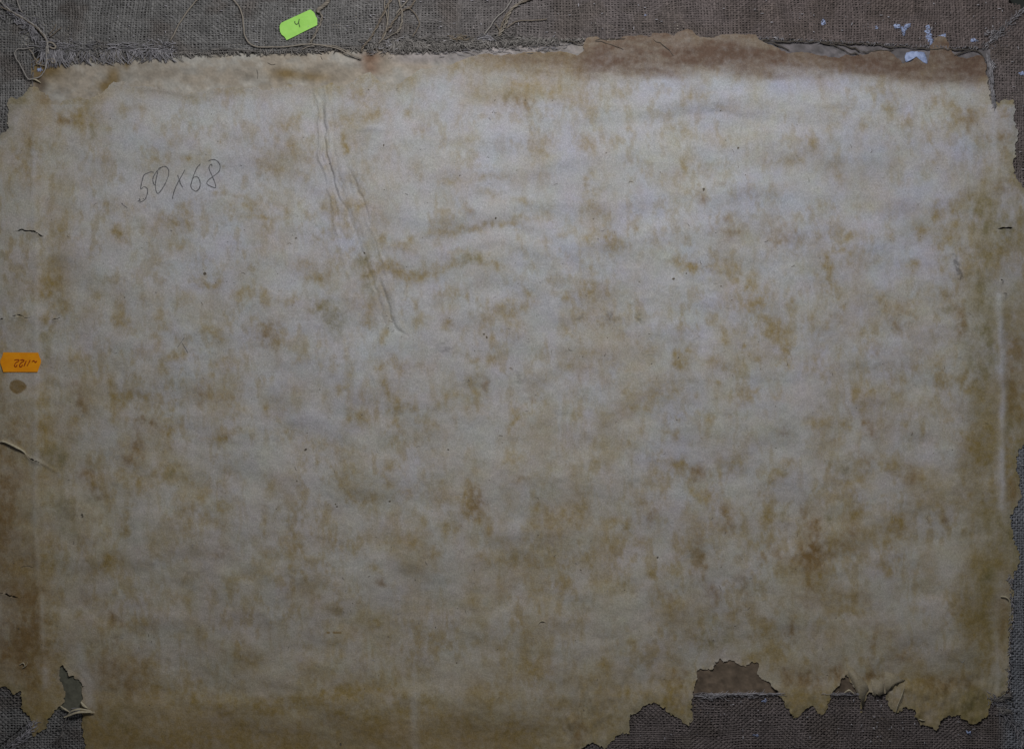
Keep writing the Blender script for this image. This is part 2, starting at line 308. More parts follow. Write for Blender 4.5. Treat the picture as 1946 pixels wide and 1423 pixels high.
# ---------------------------------------------------------------- stains of the paper:  x y rx ry amount kind rotation
BL = """
25 195 15 12 .5 g 0;35 212 12 10 .5 g 0;77 167 9 22 .6 r 0;135 218 36 17 .6 o 0;122 228 11 9 .5 r 0;170 235 11 25 .55 o 0;65 275 15 15 .6 o 0;60 270 9 9 .35 r 0;45 305 25 20 .4 o 0;100 290 14 20 .4 o 0
75 330 30 18 .35 o 0;40 345 20 14 .4 o 0;178 252 5 9 .7 g 0;176 225 3 22 .5 g 0;235 205 10 12 .4 o 0;265 205 12 9 .35 o 0;310 300 18 11 .55 o 0;365 306 12 10 .65 o 0;332 265 15 11 .35 o 0;300 330 20 14 .2 o 0
365 195 9 20 .3 o 0;422 238 11 24 .3 o 0;480 265 14 14 .2 o 0;545 153 10 7 .7 o 0;597 150 11 8 .9 o 0;622 146 12 10 .9 o 0;645 152 12 8 .5 o 0;545 235 15 12 .4 o 0;567 225 12 9 .3 o 0;560 290 18 13 .55 o 0
525 320 14 14 .3 o 0;655 286 6 8 .8 o 0;650 265 5 14 .5 o 0;664 226 22 13 .5 o 0;710 216 20 13 .45 o 0;690 172 30 26 .35 o 0;760 285 10 8 .35 o 0;772 210 10 8 .4 o 0;890 270 25 10 .22 o 0;850 345 20 7 .3 o 0
702 330 10 14 .28 o 0;790 330 14 12 .2 o 0;920 340 40 7 .35 o -8;1000 160 30 14 .4 o 0;985 195 34 14 .45 r 0;960 185 20 12 .25 g 0;1050 176 4 3 .8 o 0;1170 181 10 9 .55 o 0;1205 165 6 8 .5 g 0;1120 195 40 20 .28 o 0
1122 268 14 22 .42 o 0;1040 290 14 12 .28 o 0;1290 252 26 14 .4 o 0;1300 316 7 12 .5 o 0;1350 320 14 10 .35 o 0;1330 185 22 11 .35 o 0;1382 212 12 8 .35 o 0;1120 340 14 14 .25 o 0
1688 210 9 13 .6 o 0;1590 205 20 10 .28 o 0;1770 200 8 12 .6 o 0;1800 195 12 9 .45 o 0;1832 216 22 22 .5 o 0;1838 225 10 14 .4 r 0;1715 240 9 10 .5 o 0;1640 245 10 8 .35 o 0;1580 245 12 14 .35 o 0;1545 282 14 14 .42 o 0
1592 312 13 25 .38 o 0;1510 310 14 9 .22 o 0;1760 270 12 20 .35 o 0;1870 270 14 12 .5 r 0;1770 302 12 8 .35 o 0;1900 215 8 20 .6 o 0;1908 250 12 30 .4 r 0;1910 355 18 14 .7 r 0;1932 330 10 12 .5 o 0;1895 300 25 40 .3 o 0
1760 320 12 10 .3 o 0;1840 375 12 10 .55 o 0;1775 405 6 18 .85 o 0;1810 390 10 8 .4 o 0;1790 458 12 30 .65 o 0;1808 430 10 12 .5 o 0;1870 420 18 40 .7 g 0;1865 390 10 20 .5 o 0;1900 470 25 28 .6 o 0;1915 430 14 25 .6 g 0
1735 503 8 8 .6 o 0;1742 440 8 10 .35 o 0;1850 490 20 25 .4 o 0;1800 560 20 16 .35 o 0;1795 590 12 7 .9 g 0;1818 588 9 13 .6 r 0;1824 620 8 18 .75 r 0;1800 640 22 12 .55 g 0;1780 688 8 18 .6 o 0;1782 706 7 9 .7 o 0
1790 728 10 8 .8 o 0;1830 720 22 13 .7 o 0;1842 736 14 8 .7 o 0;1860 690 25 40 .5 g 0;1865 560 20 50 .6 g 0;1872 640 20 40 .5 g 0;1927 660 18 30 .8 r 0;1922 740 13 40 .9 r 0;1915 810 8 9 .9 g 0;1880 835 24 28 .8 o 0
1830 830 25 13 .6 o 0;1845 870 20 24 .65 o 0;1922 880 10 40 .75 o 0;1926 940 9 25 .8 r 0;1835 950 14 12 .4 o 0;1880 960 16 40 .45 o 0;1895 1010 14 30 .4 g 0
1465 364 14 10 .6 o -20;1480 440 24 24 .35 r 0;1500 472 30 24 .32 o 0;1622 450 30 11 .5 o 0;1600 480 18 5 .6 o 0;1615 497 5 12 .6 o 0;1573 495 5 10 .7 o 0;1565 511 12 10 .5 o 0;1575 530 9 20 .55 o 0;1585 556 14 20 .6 o 0
1597 580 8 16 .4 o 0;1528 545 7 8 .6 o 0;1500 580 10 18 .5 o 0;1650 490 25 14 .35 o 0;1690 440 7 16 .42 o 0;1746 440 8 8 .45 o 0;1680 572 26 9 .42 o 35;1710 612 18 22 .48 r 0;1640 652 30 20 .32 o 0;1672 682 25 18 .35 r 0
1460 610 14 8 .7 o 20;1480 635 20 13 .65 o 0;1495 660 11 18 .65 o 0;1503 691 8 12 .85 o 0;1545 690 8 18 .5 o 0;1572 615 4 14 .42 o 15;1545 610 5 20 .35 o 0;1125 365 14 24 .45 o 0;1120 398 10 14 .4 o 0;1145 450 18 20 .58 o 0
1158 470 25 13 .5 o 0;1207 435 8 8 .55 r 0;1330 375 8 10 .42 r 0;1362 355 9 8 .35 r 0;1380 430 14 16 .5 r -20;1395 442 12 8 .4 r 0;1298 500 24 7 .6 o 8;1330 511 26 11 .7 o 0;1392 510 10 15 .5 o 0;1412 535 22 13 .65 o 20
1426 562 25 18 .72 o 0;1438 575 16 9 .5 o 0;1115 550 14 20 .48 o 0;1078 555 8 8 .5 o 0;1162 612 10 8 .42 r 0;1290 622 5 14 .6 o 0;1300 664 13 20 .7 o 0;1288 684 12 8 .55 o 0;1230 665 14 20 .36 o 0;1375 650 12 12 .5 o -40
1360 620 7 20 .42 o -25;1435 676 8 7 .7 o 0;1410 657 4 4 .55 o 0;1350 686 26 8 .5 o 15;1080 690 14 10 .42 o 0;1120 668 14 8 .32 o 0;1065 450 10 8 .3 o 0;1110 455 9 9 .32 o 0;1040 370 12 40 .15 o 0
640 395 20 22 .5 o 0;665 430 9 10 .45 o 0;731 456 5 8 .75 o 0;680 395 12 14 .38 o 0;886 396 8 7 .5 r 0;930 370 14 6 .48 o 0;990 385 14 6 .42 o 0;790 455 10 7 .42 o 0;772 470 24 8 .3 o 0;910 431 35 7 .6 o -8
970 419 30 6 .55 o -8;838 440 26 8 .36 o -5;695 500 18 20 .75 g 0;706 518 12 13 .65 o 0;740 511 30 11 .6 o 15;790 526 30 13 .58 o 5;850 506 30 7 .6 o -20;890 491 16 9 .8 g 0;922 496 25 10 .5 o 20;948 516 12 10 .42 o 0
580 510 18 13 .48 o 20;612 526 18 9 .52 o 0;626 505 4 14 .42 r 0;695 545 8 15 .6 g 0;690 580 17 25 .48 o 0;697 616 12 8 .48 o 0;622 600 26 26 .6 g 0;640 622 18 12 .45 g 0;608 588 16 14 .4 o 0;562 580 8 14 .48 o 0
835 570 8 13 .38 r 0;890 574 4 30 .42 o -10;908 622 12 14 .3 o 0;1004 558 9 10 .7 o 0;1010 576 12 8 .55 o 0;962 590 30 12 .52 o -20;976 606 16 14 .45 o 0;790 611 18 9 .5 o 0;848 621 8 7 .55 o 0;925 640 20 8 .3 o 0
730 640 5 12 .6 o 0;729 690 14 9 .75 o 0;772 700 20 8 .36 o 0;900 681 10 8 .5 o 0;936 686 10 8 .52 o 0;580 662 4 14 .38 o 0;666 700 6 14 .3 o 0
225 395 20 10 .45 o 0;330 420 12 9 .52 o 0;355 425 9 16 .55 o -20;225 446 14 12 .6 o 0;158 445 5 8 .7 o 0;115 440 10 8 .5 o 0;85 425 12 8 .45 o 0;340 465 14 8 .42 o 0;432 370 20 3 .42 o 8;465 395 24 13 .42 o 0
486 415 30 5 .46 o 0;545 405 6 12 .45 o 0;185 475 6 12 .48 o 0;92 545 20 40 .65 o 0;104 520 10 14 .4 o 0;120 585 8 16 .6 o 0;176 552 10 25 .36 o 0;228 582 9 32 .62 o 0;240 612 12 10 .4 o 0;305 590 8 14 .62 o 0
306 616 12 12 .4 o 0;275 575 7 14 .35 o 0;350 570 14 7 .36 o 0;400 541 14 8 .58 o 0;465 556 14 10 .58 o 0;506 562 8 8 .5 o 0;542 572 20 11 .52 o 0;390 616 13 12 .55 o 0;412 636 16 7 .55 o 30;500 616 25 13 .5 o 0
512 632 11 20 .6 r -15;526 647 14 9 .58 o 0;300 645 7 14 .5 o -20;340 670 14 7 .58 o -20;310 692 14 13 .58 o 0;148 690 14 16 .8 o 0;430 686 20 8 .32 o 0;95 612 8 30 .55 o 0;92 660 8 30 .45 g 0
85 762 13 30 .7 o 0;90 832 13 35 .78 o 0;100 728 8 12 .4 o 0;148 745 12 12 .55 r 0;156 769 14 10 .65 r 0;140 816 9 20 .6 o 0;214 735 6 20 .75 o -10;226 757 16 12 .62 o 0;214 786 5 14 .78 o 10;252 760 25 10 .6 o 0
292 760 16 8 .75 o 0;268 793 18 9 .6 r 30;282 806 10 7 .5 r 0;335 771 16 6 .6 o -30;345 766 4 3 .8 g 0;386 746 12 14 .6 r 0;425 750 14 14 .46 o 0;462 776 14 8 .42 o 0;506 777 9 12 .55 o 0;326 816 16 8 .68 o 0
317 845 4 22 .6 o 14;262 845 10 20 .68 r -10;249 872 14 8 .6 r 0;272 866 8 8 .4 r 0;110 870 25 14 .65 g 0;165 904 17 9 .65 r 30;186 936 14 10 .65 r 20;172 922 14 8 .5 o 0;130 962 25 25 .6 g 0;160 976 16 16 .55 r 0
260 915 22 13 .65 o 0;274 922 8 10 .5 o 0;230 911 10 8 .45 o 0;315 896 24 13 .52 o 0;324 902 5 4 .6 g 0;395 830 26 4 .38 o -5;420 832 9 8 .55 o 0;460 815 14 8 .4 o 0;545 826 12 16 .48 o 0;245 976 9 25 .6 o 8
236 1002 7 8 .5 o 0;369 965 7 7 .5 o 0;390 940 14 9 .42 o -20;418 960 8 8 .55 o 0;357 1000 7 12 .66 o 0;375 995 10 7 .42 o 0;415 1050 14 10 .52 r 0;130 1012 14 20 .45 g 0;94 1032 13 20 .6 o 0;210 1062 16 10 .62 o 0
290 1046 20 10 .34 o 0;506 990 6 40 .4 o 0;516 920 7 16 .38 o 10;550 1022 14 14 .52 o 0;566 975 5 20 .48 o 20;520 1052 20 10 .4 o 0
655 741 10 9 .55 o 0;676 796 20 13 .52 o 0;690 806 6 7 .5 o 0;735 735 7 14 .72 o -10;748 770 9 16 .66 o 0;776 776 14 9 .5 o 0;755 820 9 14 .52 o 0;766 881 7 10 .72 o 0;746 886 14 14 .5 o 0;594 846 28 13 .46 o 10
606 880 5 4 .5 o 0;665 861 18 11 .4 o 0;660 921 13 14 .52 o 0;696 906 14 9 .46 o 0;766 934 18 9 .52 o 10;820 822 13 20 .48 o 0;850 746 20 9 .48 o 0;910 715 8 14 .6 o 0;926 735 5 11 .8 r 0;895 745 7 14 .52 o -10
845 772 20 10 .34 o 0;900 770 14 6 .36 o 0;974 800 5 26 .55 o 5;990 776 10 8 .45 o 0;1011 758 4 5 .65 r 0;980 870 16 16 .58 o 0;906 950 13 24 .8 r 0;893 946 16 38 .6 o 0;902 984 12 12 .52 o 0;852 1012 12 18 .6 o -20
930 1012 9 25 .48 o 0;1000 911 18 5 .42 r 0;782 1030 7 12 .55 o -15;660 1036 13 14 .52 o 0;690 1020 12 12 .4 o 0;606 975 8 8 .52 o 0;565 1042 13 20 .6 o 0;830 1050 10 16 .45 o 0;970 1060 14 14 .65 o 0;920 1062 20 10 .45 o 0
1095 785 10 8 .46 o 0;1194 755 13 25 .5 o 0;1226 776 16 8 .52 o 0;1242 746 9 14 .46 o 0;1276 746 20 20 .4 o 0;1290 796 4 8 .62 o 0;1350 796 6 8 .5 o 0;1360 725 5 4 .65 o 0;1430 744 10 4 .75 o -35;1405 756 16 13 .4 o 0
1270 826 16 8 .46 o 0;1215 826 10 10 .44 o 10;1285 886 26 8 .74 o 15;1326 906 13 15 .75 r 0;1317 926 5 14 .75 o 0;1346 946 6 10 .55 o -30;1393 880 7 14 .8 o 0;1404 878 10 7 .45 o 0;1366 890 7 14 .46 o 0;1135 884 10 8 .55 o -30
1085 886 9 10 .42 o 0;1250 905 10 7 .58 o 20;1250 921 14 6 .44 o 0;1106 950 7 22 .6 o 10;1070 971 7 10 .6 o 0;1216 956 10 12 .45 o 0;1240 976 6 10 .6 r 0;1185 995 10 8 .6 o 0;1162 992 14 6 .42 o 0;1385 976 13 13 .66 o 0
1380 1000 14 9 .8 r 15;1375 972 8 12 .5 r 0;1335 1000 6 8 .48 o 0;1324 1032 9 20 .46 r 0;1206 1026 25 7 .46 o -5;1455 986 13 25 .5 o 0;1461 1046 13 12 .7 r 0;1530 965 9 16 .8 r 0;1490 985 9 8 .55 g 0;1530 1035 10 16 .7 r 0
1115 1056 12 8 .4 o 0;1322 1062 10 12 .58 o 0;1490 898 10 6 .46 g 0;1495 880 14 8 .4 o 0;1475 745 10 14 .4 o 0;1565 720 10 10 .5 o 0;1625 741 9 14 .55 o 0;1655 745 14 5 .58 o -40;1700 726 16 5 .5 o 0;1775 762 6 8 .55 o 0
1736 771 25 18 .4 o 0;1555 801 16 12 .74 o 0;1606 808 7 13 .75 o -20;1652 812 8 14 .8 r -15;1800 791 8 10 .48 o 0;1490 821 12 16 .4 r 0;1592 842 12 8 .42 o 0;1645 870 8 10 .66 r 0;1703 880 7 12 .95 o 0;1686 880 5 7 .6 o 0
1736 905 12 14 .6 r 0;1600 891 10 5 .58 g 0;1545 893 6 7 .55 g 0;1480 897 12 5 .62 o 0;1640 895 10 14 .52 o 0;1620 916 14 14 .52 o 0;1650 958 5 5 .58 o 0;1575 986 8 7 .56 g -40;1548 1000 7 16 1.1 r 0;1543 1024 11 30 1.2 r 0
1540 1058 20 18 .9 r 0;1625 981 10 12 .66 o 0;1612 1012 11 15 .6 r 0;1680 1021 30 13 .8 o 0;1706 992 11 18 .6 o 10;1795 1000 7 14 .8 r 0;1600 1042 25 13 .48 r 0;1880 1066 20 10 .7 o 0;1640 975 8 9 .4 o 0;1662 1004 8 10 .45 o 0;1490 1060 40 10 .4 r 0
20 1080 35 20 .55 o 0;60 1150 22 35 .8 r 0;45 1185 24 60 .8 r 0;62 1222 24 60 .7 r 0;76 1292 30 50 .75 o 0;100 1172 12 60 .6 o 0;8 1240 14 30 .7 r 0;90 1072 9 14 .6 o 0;204 1068 12 14 .74 o 0;170 1090 14 10 .35 o 0
150 1176 9 12 .6 o 0;216 1176 16 8 .55 r 15;270 1190 20 12 .4 o 0;221 1216 9 10 .5 r 0;340 1140 13 10 .45 o 0;230 1282 45 40 .5 r 0;180 1242 20 20 .4 o 0;300 1302 60 30 .5 o 0;370 1320 12 25 .55 o 0;450 1230 20 16 .45 o 0
490 1252 16 12 .4 o 0;200 1390 40 32 .9 o 0;280 1402 60 14 1.1 o 0;400 1406 60 14 .95 o 0;460 1392 30 14 .7 o 0;505 1410 50 14 1.0 o 0;350 1380 40 14 .6 o 0;430 1342 30 13 .6 o 0;230 1360 20 20 .5 g 0;560 1412 40 10 .7 o 0
506 1066 8 10 .46 o 0;560 1080 8 8 .52 o 0;550 1132 8 14 .36 o 0;630 1156 14 7 .46 o 0;725 1106 7 7 .56 r 0;710 1082 10 10 .46 o 0;716 1186 14 12 .58 o 0;665 1136 8 8 .4 o 0;810 1216 9 8 .52 o 0;905 1216 8 6 .48 o 0
830 1230 14 6 .4 o 0;890 1140 16 10 .38 o 0;600 1322 60 9 .85 o -7;655 1314 40 7 .75 o -3;560 1336 40 11 .75 o 0;500 1346 25 9 .7 o 0;700 1300 25 14 .46 o 0;650 1225 9 20 .42 o 0;692 1320 8 14 .5 o 0;780 1260 7 25 .55 o 0
770 1332 8 14 .5 o 0;720 1370 30 10 .58 o 0;705 1402 30 24 .66 o 0;742 1412 20 12 .66 o 0;820 1330 10 14 .5 o 0;840 1390 18 30 .58 o 0;900 1310 20 13 .52 o 0;930 1332 10 16 .56 o 0;960 1262 16 25 .46 o 0;870 1360 12 14 .5 o 0
960 1392 20 20 .62 o 0;950 1320 14 14 .4 o 0;980 1062 7 10 .7 o 0;1075 1092 13 28 .46 o 0;1240 1086 14 10 .5 o 0;1290 1080 9 12 .46 o 0;1326 1070 8 14 .66 r 0;1200 1212 16 13 .5 o 0;1275 1136 7 8 .5 r 0;1356 1126 9 20 .5 r 0
1410 1112 7 25 .58 r -20;1390 1176 12 12 .5 o 0;1330 1212 20 12 .4 o 0;1362 1216 30 16 .55 g 0;1430 1216 30 14 .4 o 0;1150 1260 14 14 .4 o 0;1290 1276 12 16 .9 r 0;1285 1302 20 20 .8 o 0;1282 1340 30 25 .7 o 0;1196 1320 13 20 .7 o 0
1190 1352 14 20 .5 o 0;1240 1322 16 16 .45 o 0;1100 1290 20 10 .46 o 0;1100 1362 40 20 .58 o 0;1000 1402 50 24 .75 o 0;1010 1272 20 11 .52 o 0;1100 1392 9 25 .72 r 0;1150 1386 20 16 .56 o 0;1060 1330 20 14 .46 o 0;1440 1250 20 10 .46 o 0
1546 1072 12 16 .7 r 0;1550 1102 20 14 .6 o 0;1535 1132 9 25 .6 r 0;1600 1130 35 13 .46 o 0;1622 1160 25 7 .56 o 0;1690 1082 9 14 .6 o 0;1872 1090 14 14 .7 g 0;1880 1102 7 9 .95 g 0;1840 1175 28 13 .78 o 15;1850 1202 20 25 .6 o 0
1872 1232 12 40 .6 o 0;1908 1170 9 36 .95 r 0;1660 1220 5 30 .6 r 8;1640 1206 10 8 .45 o 0;1735 1226 5 14 .48 o 0;1502 1200 9 20 .55 r 0;1516 1170 10 10 .58 o 0;1460 1190 10 9 .6 o 0;1476 1240 14 16 .55 o 0;1492 1290 9 12 .74 r 0
1520 1290 30 11 .8 r 0;1580 1272 25 15 .7 r 0;1600 1292 12 8 .66 r 0;1540 1332 60 20 .75 o 0;1660 1280 13 9 .85 r 0;1712 1250 8 7 1.0 r 0;1740 1292 30 20 .62 o 0;1800 1300 30 13 .68 r 0;1850 1296 14 12 .66 r 0;1780 1332 60 30 .7 o 0
1850 1342 40 30 .75 g 0;1870 1262 12 14 .55 o 0;1905 1306 9 18 1.0 g 0;1150 560 60 60 .12 o 0;10 900 20 90 .7 r 0;14 1000 25 70 .5 r 0;30 860 40 14 .3 o 0;35 790 30 30 .3 o 0;30 680 40 50 .2 o 0;20 560 25 25 .35 g 0
"""
blobs = []
for line in BL.replace('\n', ';').split(';'):
    t = line.split()
    if len(t) == 7: blobs.append((float(t[0]), float(t[1]), float(t[2]), float(t[3]), float(t[4]), t[5], float(t[6])))
# hard edged round spot and pale lines
wx = XX + (fbm(XX / 26, YY / 26, 5, 4, .6) - .5) * 25
wy = YY + (fbm(XX / 26, YY / 30, 8, 4, .6) - .5) * 29
ST = {'o': np.zeros(XX.shape), 'r': np.zeros(XX.shape), 'g': np.zeros(XX.shape)}
def window(x, y, r):
    i0 = max(0, int((x - r - gx[0]) / G)); i1 = min(len(gx), int((x + r - gx[0]) / G) + 2)
    j0 = max(0, int((y - r - gy[0]) / G)); j1 = min(len(gy), int((y + r - gy[0]) / G) + 2)
    return np.s_[max(j0, 0):max(j1, 0), max(i0, 0):max(i1, 0)]
for (x, y, rx, ry, a, k, rot) in blobs:
    w = window(x, y, max(rx, ry) * 2.3 + 22); c, s = math.cos(math.radians(rot)), math.sin(math.radians(rot))
    dx = wx[w] - x; dy = wy[w] - y
    u = (dx * c + dy * s) / rx; v = (-dx * s + dy * c) / ry
    ST[k][w] += (1.0 if k == 'o' else .62 if k == 'g' else .88) * a * np.exp(-(u * u + v * v) ** 1.05 * .62)
breakup = fbm(XX / 16, YY / 22, 2, 5, .62)
brk2 = fbm(XX / 8, YY / 13, 10, 4, .65)
for k in ST: ST[k] *= (.25 + 1.35 * sstep(.25, .75, breakup)) * (.45 + 1.1 * sstep(.25, .75, brk2))
wob_y = (fbm(XX / 50, YY / 50, 6, 4) - .5) * 60 - (XX - 600) * .05
# natural mottling of damp-stained paper, slightly drawn out downwards
mott = fbm(XX / 60, YY / 85, 3, 5, .58)
mott2 = fbm(XX / 22, YY / 40, 6, 4, .6)
lowt = sstep(250, 1350, YY) * .55 + sstep(240, 40, XX) * .35 + sstep(1700, 1900, XX) * .30 + .12
ST['o'] += .50 * sstep(.46, .78, mott) * (.35 + lowt) + .42 * sstep(.56, .82, mott2) * (.30 + lowt * .8)
fine_m = sstep(.50, .72, fbm(XX / 13, YY / 24, 4, 4, .6)) * sstep(.35, .6, fbm(XX / 80, YY / 80, 1, 3))
streak = sstep(.50, .75, fbm(XX / 9 + fbm(XX / 50, YY / 60, 2, 2) * 3, YY / 48, 8, 4, .65)) * sstep(.4, .62, fbm(XX / 60, YY / 110, 3, 3))
ST['o'] += fine_m * (.30 + .40 * lowt) + streak * (.12 + .28 * lowt) + .04 + .13 * lowt
ST['o'] += .35 * sstep(30, 2, SD0) * (YY < 200)
ST['r'] += .26 * sstep(.55, .85, fbm(XX / 45, YY / 60, 9, 4, .6)) * lowt
ST['o'] += sstep(1150, 1420, YY) * .34 + .35 * sstep(1310, 1350, YY + wob_y) * sstep(1060, 900, XX) + .20 * sstep(1290, 1400, YY) * sstep(900, 1000, XX)
ST['o'] += .22 * sstep(60, 10, np.abs(XX - 45)) * sstep(640, 900, YY)
rm = sstep(1770, 1850, XX + wob_y * .5) * sstep(200, 420, YY) * (.45 + .9 * sstep(.35, .65, fbm(XX / 30, YY / 60, 11, 4, .6)))
ST['g'] += .22 * rm; ST['o'] += .34 * rm
ST['r'] += .30 * sstep(120, 30, XX + wob_y * .4) * sstep(820, 950, YY) * (.4 + 1.1 * sstep(.35, .65, fbm(XX / 24, YY / 60, 9, 4, .6)))
ST['r'] += .26 * sstep(1330, 1400, YY + wob_y) * sstep(1060, 900, XX) * (.4 + mott2)
ST['g'] += .35 * sstep(16, 2, SD0) * sstep(-4, 6, canvas_depth(XX, YY)) * (YY > 120)
# brown tide band along the upper right edge
wob = (fbm(XX / 40, YY / 40, 4, 4, .6) - .5) * 26
cen = np.interp(XX, [900, 1100, 1300, 1600, 1870], [112, 104, 98, 110, 116]) + wob * .6
low = np.interp(XX, [860, 960, 1100, 1180, 1300, 1500, 1700, 1800, 1875], [150, 150, 158, 150, 152, 150, 158, 170, 164]) + wob
up = sstep(830, 960, XX)
band = up * sstep(12, -22, YY - low)
dark = np.interp(XX, [840, 930, 1080, 1130, 1300, 1500, 1700, 1875], [.05, .25, .35, .85, .95, .85, .95, 1.0])
TIDE = band * dark * (1.15 + .8 * np.exp(-((YY - cen) / 20) ** 2)) * (.6 + .85 * sstep(.25, .75, fbm(XX / 60, YY / 16, 8, 4, .6))) * sstep(32, -40, YY - low)
ST['o'] += band * .75 * (1 - .5 * dark)
ST['o'] += .5 * sstep(30, 5, np.abs(YY - 175 - wob)) * sstep(860, 920, XX) * sstep(1120, 1040, XX)
# the round drip under the orange label
d = np.hypot((XX - 35) / 15.5, (YY - 735) / 13.0) + (fbm(XX / 12, YY / 12, 7, 3) - .5) * .35
ST['r'] += 2.0 * sstep(1.06, .86, d); ST['g'] += .15 * sstep(1.06, .86, d)
# two crumbs-coloured dashes
for (x, y, rx, ry) in ((641, 1201, 8, 2.6), (624, 1201, 3, 2.0)):
    dd = np.maximum(np.abs(XX - x) / rx, np.abs(YY - y) / ry); ST['r'] += .75 * sstep(1.15, .8, dd); ST['o'] += .8 * sstep(1.15, .8, dd)
dd = line_dist([(1812, 489), (1818, 505), (1826, 528)], XX[200:250, 900:940], YY[200:250, 900:940])[0]
smudge = np.zeros(XX.shape); w = window(1818, 508, 34)
smudge[w] = sstep(7.5, 3, line_dist([(1811, 488), (1819, 506), (1824, 528)], XX[w], YY[w])[0]) * sstep(.42, .6, fbm(XX[w] / 6, YY[w] / 6, 2, 3))
for (x, y, r) in ((985, 718, 13), (1165, 601, 16), (1100, 600, 10), (1215, 605, 13), (845, 660, 16), (390, 520, 3), (993, 716, 7)):
    w = window(x, y, r * 2); smudge[w] = np.maximum(smudge[w], np.exp(-((XX[w] - x) ** 2 + (YY[w] - y) ** 2) / (r * r) * 1.4) * .75 * sstep(.45, .68, fbm(XX[w] / 5, YY[w] / 5, 5, 3)))
def sat(a): return 1 - np.exp(-a * 1.15)
pale = np.zeros(XX.shape)
for pts, wd, am in (([(64, 270), (70, 480), (70, 700), (68, 1000), (84, 1200), (86, 1300)], 5.5, .36), ([(1886, 110), (1888, 200), (1893, 330)], 6, .5), ([(1896, 560), (1902, 700), (1904, 860), (1905, 962)], 7.5, .75),
                    ([(1896, 1090), (1905, 1140)], 10, .35), ([(1893, 1200), (1896, 1310)], 6, .35), ([(788, 1270), (786, 1350), (792, 1423)], 8, .45), ([(150, 1230), (165, 1300), (170, 1340)], 14, .75), ([(1735, 1045), (1800, 1035), (1890, 1020)], 9, .22),
                    ([(150, 560), (190, 500), (240, 490)], 22, .4), ([(560, 790), (590, 790)], 18, .5), ([(1730, 870), (1800, 860)], 24, .6), ([(1650, 990), (1680, 960)], 18, .5), ([(1190, 760), (1120, 750)], 14, .4)):
    d, _, t = line_dist(pts, wx * .35 + XX * .65, wy * .35 + YY * .65)
    pale = np.maximum(pale, am * np.exp(-(d / wd) ** 2) * (.6 + .8 * mott2))
STo = sat(ST['o']) * (1 - pale * .8); STr = sat(ST['r']) * (1 - pale * .75); STg = sat(ST['g']) * (1 - pale * .8)
STo = np.clip(STo, 0, .93); STr = np.clip(STr, 0, .93); STg = np.clip(STg, 0, .9)
warm = np.clip(.14 + .66 * sstep(420, 1350, YY) + .45 * sstep(420, 40, XX) + .55 * (fbm(XX / 90, YY / 90, 10, 4) - .5) + .10 * sstep(1500, 1900, XX) - .15 * sstep(1000, 1500, XX) * sstep(900, 300, YY), 0, 1) * (1 - pale * .3)
tone = (fbm(XX / 7, YY / 7, 11, 3, .6) - .5) * .20 + (fbm(XX / 120, YY / 70, 1, 3) - .5) * .26 + pale * .10 - smudge * .95
edge = np.clip(1 - SD / 4.0, 0, 1) * (SD > -2)
c1 = fbm(XX / 34, YY / 30, 4, 4, .6)[..., None] - .5; c2 = fbm(XX / 46, YY / 40, 9, 4, .6)[..., None] - .5; c3 = fbm(XX / 70, YY / 60, 2, 4, .6)[..., None] - .5
cast = 1 + c1 * np.array([-.03, .06, -.08]) + c2 * np.array([.09, .0, -.08]) + c3 * np.array([-.08, -.04, .17]) * (.6 + .9 * sstep(900, 1300, XX) * sstep(1100, 700, YY))[..., None]
tone += edge * .12 * sstep(.4, .6, mott2)

